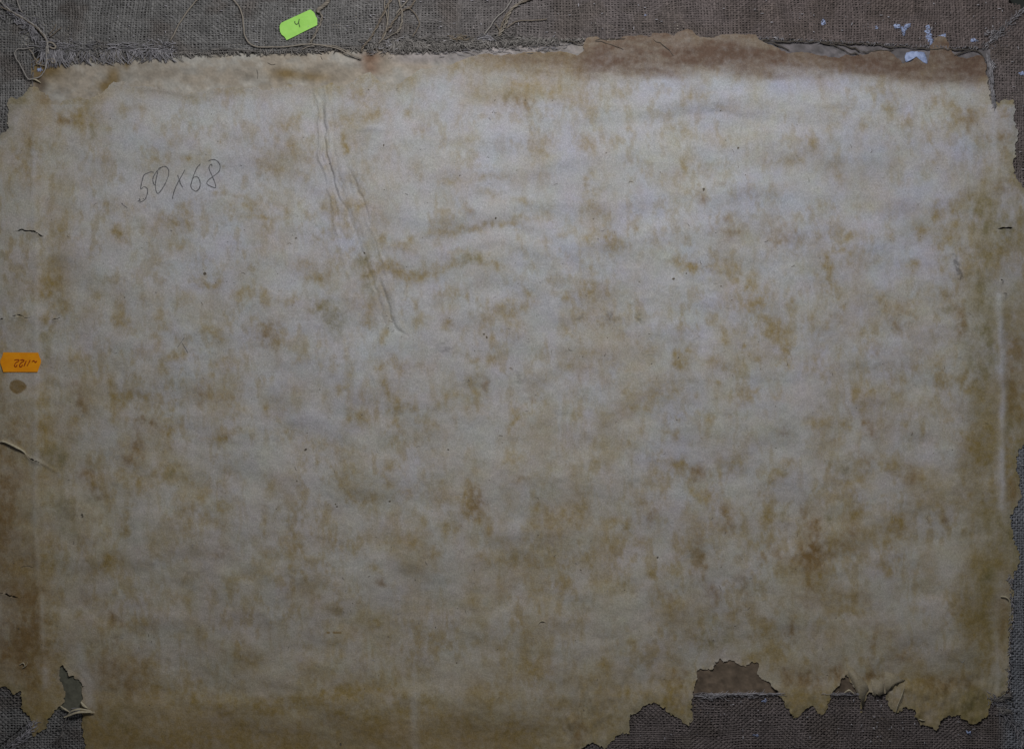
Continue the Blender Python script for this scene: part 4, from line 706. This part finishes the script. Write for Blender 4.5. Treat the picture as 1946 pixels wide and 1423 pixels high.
for pts, lb in (([(1696, 47), (1704, 46), (1712, 50), (1722, 47), (1732, 49), (1730, 54), (1722, 56), (1719, 64), (1716, 71), (1713, 62), (1708, 55), (1700, 52)], 'ragged white paint dab on the upper right canvas'),
                ([(1758, 53), (1764, 50), (1768, 60), (1771, 74), (1773, 82), (1768, 87), (1763, 78), (1760, 66)], 'tall white paint streak on the upper right canvas'),
                ([(1784, 68), (1791, 66), (1796, 63), (1797, 68), (1790, 72)], None), ([(1845, 76), (1852, 75), (1858, 78), (1857, 81), (1848, 80)], None), ([(1663, 51), (1668, 52), (1667, 55), (1662, 54)], None),
                ([(1564, 34), (1567, 40), (1569, 47), (1565, 48), (1562, 44)], None), ([(1226, 26), (1231, 29), (1228, 33), (1224, 31)], None), ([(1936, 138), (1944, 136), (1948, 141), (1940, 145)], None), ([(1838, 1388), (1844, 1389), (1846, 1395), (1840, 1396)], None), ([(1448, 1330), (1455, 1328), (1457, 1332), (1450, 1334)], None), ([(1430, 1394), (1438, 1393), (1440, 1397), (1432, 1398)], None), ([(69, 131), (76, 130), (81, 132), (80, 135), (73, 136), (68, 134)], None)):
    dab(pts, 'paint_dab', painting, M_smear, 3.0 if pts[0][1] != 131 else .2, .8, label=lb, nz=2.4)

# ---------------------------------------------------------------- the aged paper
paper = clip_sheet(SD, Z, {'o': STo, 'r': STr, 'g': STg, 'tone': tone, 'warm': warm, 'tide': np.clip(sat(TIDE), 0, .95), 'cr': cast[..., 0], 'cg': cast[..., 1], 'cb': cast[..., 2]}, 'backing_paper', M_paper, None, .8)
tag(paper, 'large water-stained pale backing paper with ragged torn edges, glued over the board', 'paper')
def zp(x, y):
    i = np.clip(((np.asarray(x) - gx[0]) / G), 0, len(gx) - 1.01); j = np.clip(((np.asarray(y) - gy[0]) / G), 0, len(gy) - 1.01)
    a = i.astype(int); b = j.astype(int); u = i - a; v = j - b
    return (Z[b, a] * (1 - u) + Z[b, a + 1] * u) * (1 - v) + (Z[b + 1, a] * (1 - u) + Z[b + 1, a + 1] * u) * v
dab([(1722, 100), (1734, 98), (1748, 99), (1757, 101), (1760, 110), (1763, 121), (1754, 119), (1748, 111), (1738, 108), (1730, 113), (1722, 118), (1719, 110)], 'paint_dab', paper, M_paint, float(zp(1742., 108.)) + .2, .9, 'chipped white paint patch at the brown upper edge')

# pencil writing 50x68: one flat stroke set per character
def strokes(name, paths, wd, mat, parent, zf, label=None, dz=.45, n=8):
    V = []; Q = []; k0 = 0
    for pts in paths:
        p = smooth_path(pts, n); t = np.gradient(p, axis=0); t /= np.linalg.norm(t, axis=1)[:, None] + 1e-9
        nr_ = np.stack([-t[:, 1], t[:, 0]], 1); m = len(p)
        w = wd * (.55 + .75 * vnoise(np.arange(m) * .35, np.full(m, p[0, 0]), 3)); w[0] *= .5; w[-1] *= .4
        z = zf(p[:, 0], p[:, 1]) + dz
        V.append(np.c_[p + nr_ * w[:, None] / 2, z]); V.append(np.c_[p - nr_ * w[:, None] / 2, z])
        i = np.arange(m - 1); Q.append(np.stack([k0 + i, k0 + i + 1, k0 + m + i + 1, k0 + m + i], 1)); k0 += 2 * m
    o = raw_mesh(name, W(np.vstack(V)), np.vstack(Q), None, mat, parent)
    if label: o['label'] = label
    return o
def pc(s): a = np.array([float(v) for v in s.split()]).reshape(-1, 2) / 8.108; return a + np.array([220, 280])
for nm, ps in (('five', ['590 388 540 384 490 402 438 432 415 500 398 570 390 650 430 614 470 622 494 660 486 730 455 800 410 835 368 850', '362 792 376 822 340 832', '432 788 420 806']),
               ('zero', ['652 378 634 450 614 550 616 630 630 690 656 712 700 668 750 590 790 510 818 430 820 360 795 318 755 298 700 318 630 380 592 440 574 500 582 550 602 588']),
               ('times sign', ['1072 350 1040 410 995 490 940 595 905 680 882 760 880 800', '958 428 972 470 990 520 1006 570 1040 626']),
               ('six', ['1316 264 1262 318 1225 390 1195 470 1170 560 1162 600 1180 645 1215 672 1244 680 1290 640 1306 570 1292 500 1262 462 1225 458 1196 484']),
               ('eight', ['1440 216 1490 200 1545 204 1592 240 1614 300 1596 372 1550 420 1490 462 1425 515 1408 562 1450 598 1534 628 1544 600 1528 540 1500 470 1464 390 1444 340 1450 296 1480 268 1492 300'])):
    strokes('pencil_character', [pc(s) for s in ps], 1.75, M_pencil, paper, zp, 'handwritten pencil ' + nm)
strokes('pencil_mark', [[(231, 386), (236, 391), (243, 396)]], 1.4, M_pencil, paper, zp); strokes('pencil_mark', [[(338, 661), (344, 652), (352, 641)]], 1.0, M_pencil, paper, zp); strokes('pencil_mark', [[(347, 652), (353, 662), (358, 671)]], .9, M_pencil, paper, zp)
# dust, fibre flecks and tiny holes scattered on the sheet
V = []; Q = []; k0 = 0
spots = [(390, 520, 3.2), (581, 854, 2.2), (693, 481, 1.6), (741, 952, 2.4), (638, 957, 1.5), (641, 962, 1.5), (157, 977, 2.2), (158, 981, 1.6), (1336, 361, 2.0), (852, 854, 1.6), (1249, 1058, 2.0), (565, 913, 1.6), (37, 1193, 1.6), (648, 1413, 2.0), (541, 176, 1.6), (730, 277, 1.8), (1402, 282, 2.0), (1336, 363, 1.6), (1304, 520, 1.5), (1370, 544, 1.6), (920, 635, 1.6), (925, 641, 1.9), (942, 416, 1.8), (563, 453, 1.8), (1280, 530, 2.2), (868, 1259, 1.5), (738, 1209, 1.3), (671, 1145, 1.3)]
for _ in range(300):
    spots.append((random.uniform(20, 1890), random.uniform(185, 1390), random.uniform(.35, .85) * (1.25 if random.random() < .15 else 1)))
sx = np.array([s[0] for s in spots]); sy = np.array([s[1] for s in spots]); okp = upsample(csdf, sx, sy) > 16
for (x, y, r), ok in zip(spots, okp):
    if not ok: continue
    a0 = random.uniform(0, 6.28); el = random.uniform(1.0, 2.6 if r < 1.3 else 1.5); th = random.uniform(0, 3.14); ring = []
    for k in range(6):
        a = a0 + k * math.pi / 3; q = r * random.uniform(.7, 1.2); u, v = math.cos(a) * q * el, math.sin(a) * q
        ring.append((x + u * math.cos(th) - v * math.sin(th), y + u * math.sin(th) + v * math.cos(th)))
    ring = np.array(ring); V.append(np.c_[ring, zp(ring[:, 0], ring[:, 1]) + .35]); Q.append(list(range(k0 + 5, k0 - 1, -1))); k0 += 6
o = raw_mesh('dust_flecks', W(np.vstack(V)), None, Q, M_speck, paper); o['kind'] = 'stuff'
# loose hairs and lint on the paper
t = Tubes()
for pts in ([(508, 119), (516, 123), (524, 122)], [(488, 132), (490, 142), (489, 150)], [(609, 106), (613, 114)], [(1365, 1110), (1370, 1120)], [(808, 1065), (813, 1073)], [(650, 1095), (656, 1101)], [(1060, 350), (1052, 352)], [(776, 372), (770, 368)], [(40, 1078), (50, 1074), (64, 1077)]):
    p = smooth_path([(x, y, float(zp(x, y)) + .5 if y > 175 else .6) for x, y in pts], 4); t.add(p, .36, 4, DRK * 1.3)
for _ in range(260):
    x, y = random.uniform(90, 1880), random.uniform(190, 1260); a = random.uniform(0, 6.28); L = random.uniform(3, 9); b = random.gauss(0, .5)
    p = smooth_path([(x, y, 0), (x + math.cos(a) * L * .5, y + math.sin(a) * L * .5, 0), (x + math.cos(a + b) * L, y + math.sin(a + b) * L, 0)], 3); p[:, 2] = zp(p[:, 0], p[:, 1]) + .35
    t.add(p, random.uniform(.28, .5), 3, np.array([.42, .41, .38]) if random.random() < .65 else np.array([.12, .10, .08]))
o = t.build('lint_hairs', M_thread, paper); o['kind'] = 'stuff'

# curled torn slivers of paper
def sliver(name, pts, w0, mat, parent, label=None, tilt=.6):
    p = smooth_path(pts, 6); p[:, 2] += zp(p[:, 0], np.maximum(p[:, 1], 60)) - 6.0; t = np.gradient(p, axis=0); t[:, 2] = 0; t /= np.linalg.norm(t, axis=1)[:, None] + 1e-9
    nr_ = np.stack([-t[:, 1], t[:, 0]], 1); m = len(p); w = w0 * np.sin(np.linspace(.12, .96, m) * math.pi) ** .6 * (.8 + .4 * vnoise(np.arange(m) * .5, np.full(m, 3.), 2))
    A = np.c_[p[:, :2] + nr_ * w[:, None] / 2, p[:, 2] + w * tilt]; Bm = np.c_[p[:, :2], p[:, 2] + .3 * w]; B = np.c_[p[:, :2] - nr_ * w[:, None] / 2, p[:, 2] - .2 * w]
    A2, Bm2, B2 = (q - np.array([0, 0, .7]) for q in (A, Bm, B))
    V = np.vstack([A, Bm, B, A2, Bm2, B2]); i = np.arange(m - 1); Q = []
    for a, b in ((0, 1), (1, 2), (5, 4), (4, 3), (3, 0), (2, 5)): Q.append(np.stack([a * m + i, a * m + i + 1, b * m + i + 1, b * m + i], 1))
    o = raw_mesh(name, W(V), np.vstack(Q), None, mat, parent)
    if label: o['label'] = label
    return o
for pts, w in (([(116, 1340, 7), (125, 1346, 8), (134, 1352, 7)], 2.6), ([(130, 1357, 7), (138, 1349, 11), (150, 1345, 13), (164, 1346, 13), (176, 1349, 11)], 3.0), ([(122, 1362, 6), (134, 1357, 10), (148, 1351, 14), (164, 1350, 14), (182, 1351, 11)], 3.6),
               ([(155, 1332, 8), (160, 1338, 10), (168, 1344, 9)], 4.0), ([(-8, 843, 5), (6, 838, 7), (20, 842, 8), (34, 849, 8), (46, 856, 7), (54, 866, 5)], 3.4), ([(1716, 1306, 12), (1711, 1322, 13), (1704, 1340, 11), (1701, 1354, 8)], 4.2), ([(1900, 1132, 9), (1910, 1133, 11), (1917, 1142, 11), (1919, 1165, 9), (1918, 1190, 7)], 2.2),
               ([(1604, 1315, 7), (1612, 1309, 10), (1622, 1316, 9)], 2.6), ([(58, 153, 6), (68, 152, 8), (78, 158, 6)], 2.4), ([(44, 1268, 8), (52, 1262, 10), (54, 1256, 9)], 1.6), ([(38, 1262, 8), (46, 1258, 9), (50, 1266, 8)], 1.5), ([(1022, 1184, 6), (1030, 1178, 8), (1038, 1182, 6)], 1.5), ([(1744, 1364, 8), (1750, 1366, 9), (1757, 1368, 8)], 2.0)):
    sliver('torn_sliver', pts, w, M_strip, paper)
def flap(outline, name, parent, base_z, top_z, label=None):
    """a lifted tongue of torn paper: polygon bent upward towards its free lower end"""
    q = np.array(outline, float); y0, y1 = q[:, 1].min(), q[:, 1].max(); n = len(q); k = (q[:, 1] - y0) / (y1 - y0)
    z = zp(q[:, 0], q[:, 1]) + base_z + (top_z - base_z) * k ** 1.5
    c = q.mean(0); V = np.vstack([np.c_[q, z], [[c[0], c[1], z.mean() + 1.5]], np.c_[q, z - 1.0]])
    F = [[i, n, (i + 1) % n] for i in range(n)] + [[i, (i + 1) % n, n + 1 + (i + 1) % n, n + 1 + i] for i in range(n)]
    at = {'stain': np.tile([.45, .10, .22], (len(V), 1)), 'tone': np.full(len(V), .0), 'warm': np.full(len(V), .7), 'cast': np.ones((len(V), 3)), 'tide': np.zeros(len(V))}
    o = raw_mesh(name, W(V), None, F, M_paper, parent, True, at)
    if label: o['label'] = label
for ol, lb in (([(1682, 1276), (1696, 1280), (1708, 1284), (1709, 1289), (1720, 1291), (1716, 1294), (1708, 1296), (1704, 1300), (1700, 1299), (1694, 1308), (1688, 1309), (1682, 1315), (1681, 1300)], 'pale curled tongue of torn paper near the lower right'),
               ([(1655, 1290), (1662, 1294), (1672, 1296), (1680, 1298), (1678, 1314), (1670, 1321), (1664, 1316), (1660, 1324), (1657, 1308)], None),
               ([(1610, 1262), (1622, 1270), (1634, 1284), (1648, 1300), (1650, 1308), (1644, 1316), (1638, 1346), (1633, 1320), (1622, 1300), (1612, 1280)], None)):
    flap(ol, 'torn_flap', paper, .8, 5, lb)

# ---------------------------------------------------------------- two price labels
def sticker(name, outline, mat, zf, label, curl):
    q = np.array(outline, float); c = q.mean(0); n = len(q); rings = []
    for s in (1.0, .66, .33):
        k = c + (q - c) * s; rings.append(np.c_[k, zf(k[:, 0], k[:, 1]) + curl(k[:, 0], k[:, 1])])
    ctr = [[c[0], c[1], float(zf(c[0], c[1])) + float(curl(c[0], c[1]))]]
    bot = rings[0] - np.array([0, 0, .45]); V = np.vstack(rings + [ctr, bot]); F = []
    for r in range(2): F += [[r * n + i, (r + 1) * n + i, (r + 1) * n + (i + 1) % n, r * n + (i + 1) % n] for i in range(n)]
    F += [[2 * n + i, 3 * n, 2 * n + (i + 1) % n] for i in range(n)]; F += [[i, (i + 1) % n, 3 * n + 1 + (i + 1) % n, 3 * n + 1 + i] for i in range(n)]
    root = empty(name); tag(root, label, 'sticker', 'price stickers')
    raw_mesh('label_sheet', W(V), None, F, mat, root, False); return root
def dens(pts, n=4):
    p = np.array(pts, float); out = []
    for i in range(len(p)):
        for k in range(n): out.append(p[i] + (p[(i + 1) % len(p)] - p[i]) * k / n)
    return out
og = dens([(8, 669.5), (75, 670.2), (77.5, 678), (80.3, 684), (80.3, 689), (77, 698), (73.8, 706.8), (8, 706.8), (5.5, 699), (2.2, 690), (2.2, 684), (6, 677)][::-1])
_ox, _oy = [a.ravel() for a in np.meshgrid(np.arange(2., 81.), np.arange(669., 708.))]
_A = np.c_[_ox, _oy, np.ones(len(_ox))]; _k = np.linalg.lstsq(_A, zp(_ox, _oy), rcond=None)[0]; _k[2] += float((zp(_ox, _oy) - _A @ _k).max()) + .35
zo = lambda x, y: np.asarray(x) * _k[0] + np.asarray(y) * _k[1] + _k[2]
co = lambda x, y: .2 * np.abs((np.asarray(y) - 688) / 19) ** 2 + .2 * np.sin(np.asarray(x) / 9.0)
so = sticker('price_sticker', og, M_orange, zo, 'orange price sticker with red upside-down numerals stuck at the left edge', co)
zz_o = lambda x, y: zo(x, y) + co(x, y)
def po(s): return np.array([float(v) for v in s.split()]).reshape(-1, 2) / 19.46 + np.array([0, 650])
for ps in (['575 668 630 655 690 650 742 662 740 700 690 730 630 760 590 830 580 880 620 912 665 880 670 830'], ['790 672 850 660 920 660 935 690 890 730 820 770 775 840 775 895 815 912 862 880 872 825'], ['1020 690 990 760 960 830 935 890'], ['1165 660 1130 740 1090 810 1055 875'], ['1240 722 1300 690 1340 720 1370 752 1420 700']):
    strokes('handwritten_numeral', [po(s) for s in ps], 1.9, M_redink, so, zz_o, None, .9)
gr = dens([(590, 19.5), (595, 23), (598, 26), (600, 32), (603.2, 36.5), (603.4, 49), (575, 63), (545.3, 77.8), (541, 71), (536, 67.5), (533, 62), (532, 54), (532.5, 49), (535.3, 44.8), (560, 33)][::-1])
zg = lambda x, y: np.full(np.shape(x), 5.4) if np.ndim(x) else 5.4
cg = lambda x, y: .4 * (((np.asarray(x) - 568) * .88 - (np.asarray(y) - 48) * .47) / 35) ** 2 + .4 * np.sin(np.asarray(x) / 7.)
sg_ = sticker('price_sticker', gr, M_green, zg, 'lime green price sticker with an inked 4 on the top canvas', cg)
def pg(s): return np.array([float(v) for v in s.split()]).reshape(-1, 2) / 13.9 + np.array([500, 10])
strokes('handwritten_numeral', [pg('845 438 850 490 880 522 915 515 945 470 965 380'), pg('965 380 952 440 955 510 982 605')], 1.7, M_ink, sg_, lambda x, y: zg(x, y) + cg(x, y), 'inked 4', .9)

# ---------------------------------------------------------------- loose threads, each a thing of its own
def thread(pts, r, base, label, n=7, ply=1, group='loose linen threads'):
    p = np.array([(q[0], q[1], q[2] if len(q) > 2 else 7.5) for q in pts], float); p = smooth_path(p, n)
    p[:, :2] += (np.stack([vnoise(np.arange(len(p)) * .30, np.full(len(p), p[0, 0]), 2), vnoise(np.arange(len(p)) * .30, np.full(len(p), p[0, 1]), 5)], 1) - .5) * 1.8
    t = Tubes(); m = len(p); ph = np.arange(m) * .8
    if ply == 1: t.add(p, r * (.8 + .4 * vnoise(ph, ph * 0 + p[0, 0], 1)), 6, base)
    else:
        for k in range(ply):
            a = ph + k * 2 * math.pi / ply; q = p.copy(); q[:, 0] += np.cos(a) * r * .8; q[:, 1] += np.cos(a) * r * .5; q[:, 2] += np.sin(a) * r * .8
            t.add(q, r * .75, 5, base * (.85 + .3 * (k % 2)))
    for _ in range(int(m * .25)):                      # stray fibres
        k = random.randrange(m); a = random.uniform(0, 6.28); L = random.uniform(1.5, 4)
        t.add(smooth_path([p[k], p[k] + np.array([math.cos(a) * L * .5, math.sin(a) * L * .5, .8]), p[k] + np.array([math.cos(a + .5) * L, math.sin(a + .5) * L, .3])], 2), .25, 3, base * .9)
    o = t.build('loose_thread', M_thread); tag(o, label, 'thread', group); return o
TH = np.array([.26, .225, .185]); TL = np.array([.36, .33, .30]); TD = np.array([.19, .155, .12])
thread([(-6, -8), (4, 6), (22, 22), (46, 36), (68, 50), (82, 64), (90, 76), (92, 92), (93, 104)], 1.7, TL * .9, 'thick twisted cord running diagonally out of the top left corner', 8, 2)
thread([(-12, 6), (6, 16), (30, 28), (54, 42), (74, 58), (86, 72), (90, 82)], 1.2, TD, 'dark cord lying alongside the pale twisted cord in the top left corner')
thread([(33, -6), (36, 8), (39, 17), (44, 25)], 1.2, TL * .8, 'short straight thread from the top edge meeting the corner cord')
thread([(66, 92, 6), (50, 94, 7), (35, 95, 8), (30, 104, 8), (33, 114, 8), (42, 128, 8), (50, 143, 8), (56, 152, 8), (64, 151, 7), (76, 147, 6), (86, 136, 6), (89, 120, 6), (89, 104, 7), (90, 90, 8)], 1.1, TL * .85, 'long thin thread making a wide drooping loop at the top left corner')
thread([(56, 95, 7), (62, 102, 6), (67, 112, 6), (72, 118, 6), (70, 122, 6), (78, 125, 5), (86, 126, 5)], 1.0, TH, 'tiny kinked thread inside the drooping corner loop')
thread([(88, 117, 6), (96, 114, 6), (103, 114, 6), (105, 119, 6), (101, 121, 6), (97, 117, 6)], 1.1, TH, 'small curled thread end below the corner fringe')
thread([(93, 82), (102, 84), (107, 90), (103, 94), (96, 91)], 1.8, TH * 1.1, 'thick bent thread curl on the corner fringe', 6)
thread([(95, 68), (103, 58), (109, 48)], 1.0, TD, 'dark straight stub beside the corner cord, upper of two'); thread([(96, 71), (108, 62), (119, 54)], 1.1, TD * .9, 'dark straight stub beside the corner cord, lower of two')
thread([(324, 80), (334, 62), (345, 42), (358, 22), (372, 6), (384, -8)], 1.35, TH, 'slanting thread rising from a fringe knot to the top edge')
thread([(434, -8), (446, 4), (456, 16), (462, 34), (464, 56), (468, 74), (478, 86), (494, 91), (520, 91), (545, 90), (568, 87), (590, 86), (612, 88), (630, 91), (648, 97), (664, 105), (688, 113)], 1.3, TH * 1.05, 'long thread hanging from the top and running along the canvas edge under the green sticker')
thread([(574, 96), (590, 90), (606, 87), (634, 89), (652, 95), (672, 106), (690, 112)], 1.0, TH, 'shorter thread doubling the long one along the canvas edge')
thread([(630, -6), (622, 6), (614, 14), (606, 20), (604, 26)], 2.6, TH * .9, 'thick fluffy yarn end touching the corner of the green sticker', 6, 3)
thread([(608, 24), (612, 36), (608, 48), (600, 66), (590, 84)], 1.6, TH * .9, 'doubled yarn hanging below the green sticker corner', 6, 2)
for pts, r, b, lb in (([(748, -6), (738, 10), (726, 34), (714, 58), (702, 78), (690, 92), (688, 100)], 1.5, TD, 'longest dark yarn of the middle bundle slanting down to the canvas edge'),
                      ([(733, -6), (731, 12), (734, 26), (737, 44), (735, 58), (730, 72), (720, 84)], 1.1, TH, 'thin pale yarn hanging second from the left in the middle bundle'),
                      ([(740, -6), (739, 14), (738, 34), (736, 50)], 1.1, TH * .9, 'short straight yarn crossing the left strands of the middle bundle'),
                      ([(756, -6), (761, 10), (765, 26), (764, 44), (760, 56), (754, 66)], 1.5, TH * .95, 'thick yarn hanging down the centre of the middle bundle'),
                      ([(790, -6), (786, 8), (778, 16), (765, 22), (752, 38), (742, 52), (733, 62), (726, 78)], 1.4, TD, 'bent yarn zigzagging from the right through the middle bundle'),
                      ([(780, -6), (770, 8), (762, 16), (754, 28)], 1.2, TH, 'short slanting yarn at the top right of the middle bundle'),
                      ([(774, 14), (784, 22), (792, 32), (797, 46), (794, 56), (788, 66), (784, 72)], 1.0, TD, 'thin yarn bowing out to the right of the middle bundle'),
                      ([(722, 80), (736, 74), (748, 66), (760, 60)], 1.0, TH * .8, 'yarn lying crosswise at the foot of the middle bundle'),
                      ([(974, -6), (968, 8), (958, 22), (944, 34), (932, 52), (920, 68)], 1.2, TL * .75, 'pale straight thread ending in a lint knot right of the middle bundle'),
                      ([(1016, -8), (994, 4), (976, 16), (968, 28), (962, 44), (956, 58), (948, 71)], 1.9, TH * .9, 'thick yarn fanning down from the top right of the lint knot'),
                      ([(1024, -6), (1000, 3), (980, 12), (966, 26), (958, 38), (952, 56), (948, 68)], 1.4, TD, 'dark yarn lying against the thick fanning yarn'),
                      ([(1040, 37), (1022, 40), (1004, 41), (988, 41), (974, 46), (962, 56)], 1.0, TD, 'nearly level thin thread right of the fanning yarn'),
                      ([(940, 47), (946, 54), (950, 64)], .9, TD, 'tiny stub thread left of the fanning yarn foot')):
    thread(pts, r, b, lb, 7, 2 if r > 1.35 else 1)

for root, (x, y) in ((so, (41, 688)), (sg_, (568, 48))):      # put each sticker's origin under the sticker
    l = Vector(W([(x, y, 3.0)])[0]); root.location = l
    for ch in root.children: ch.location = -l
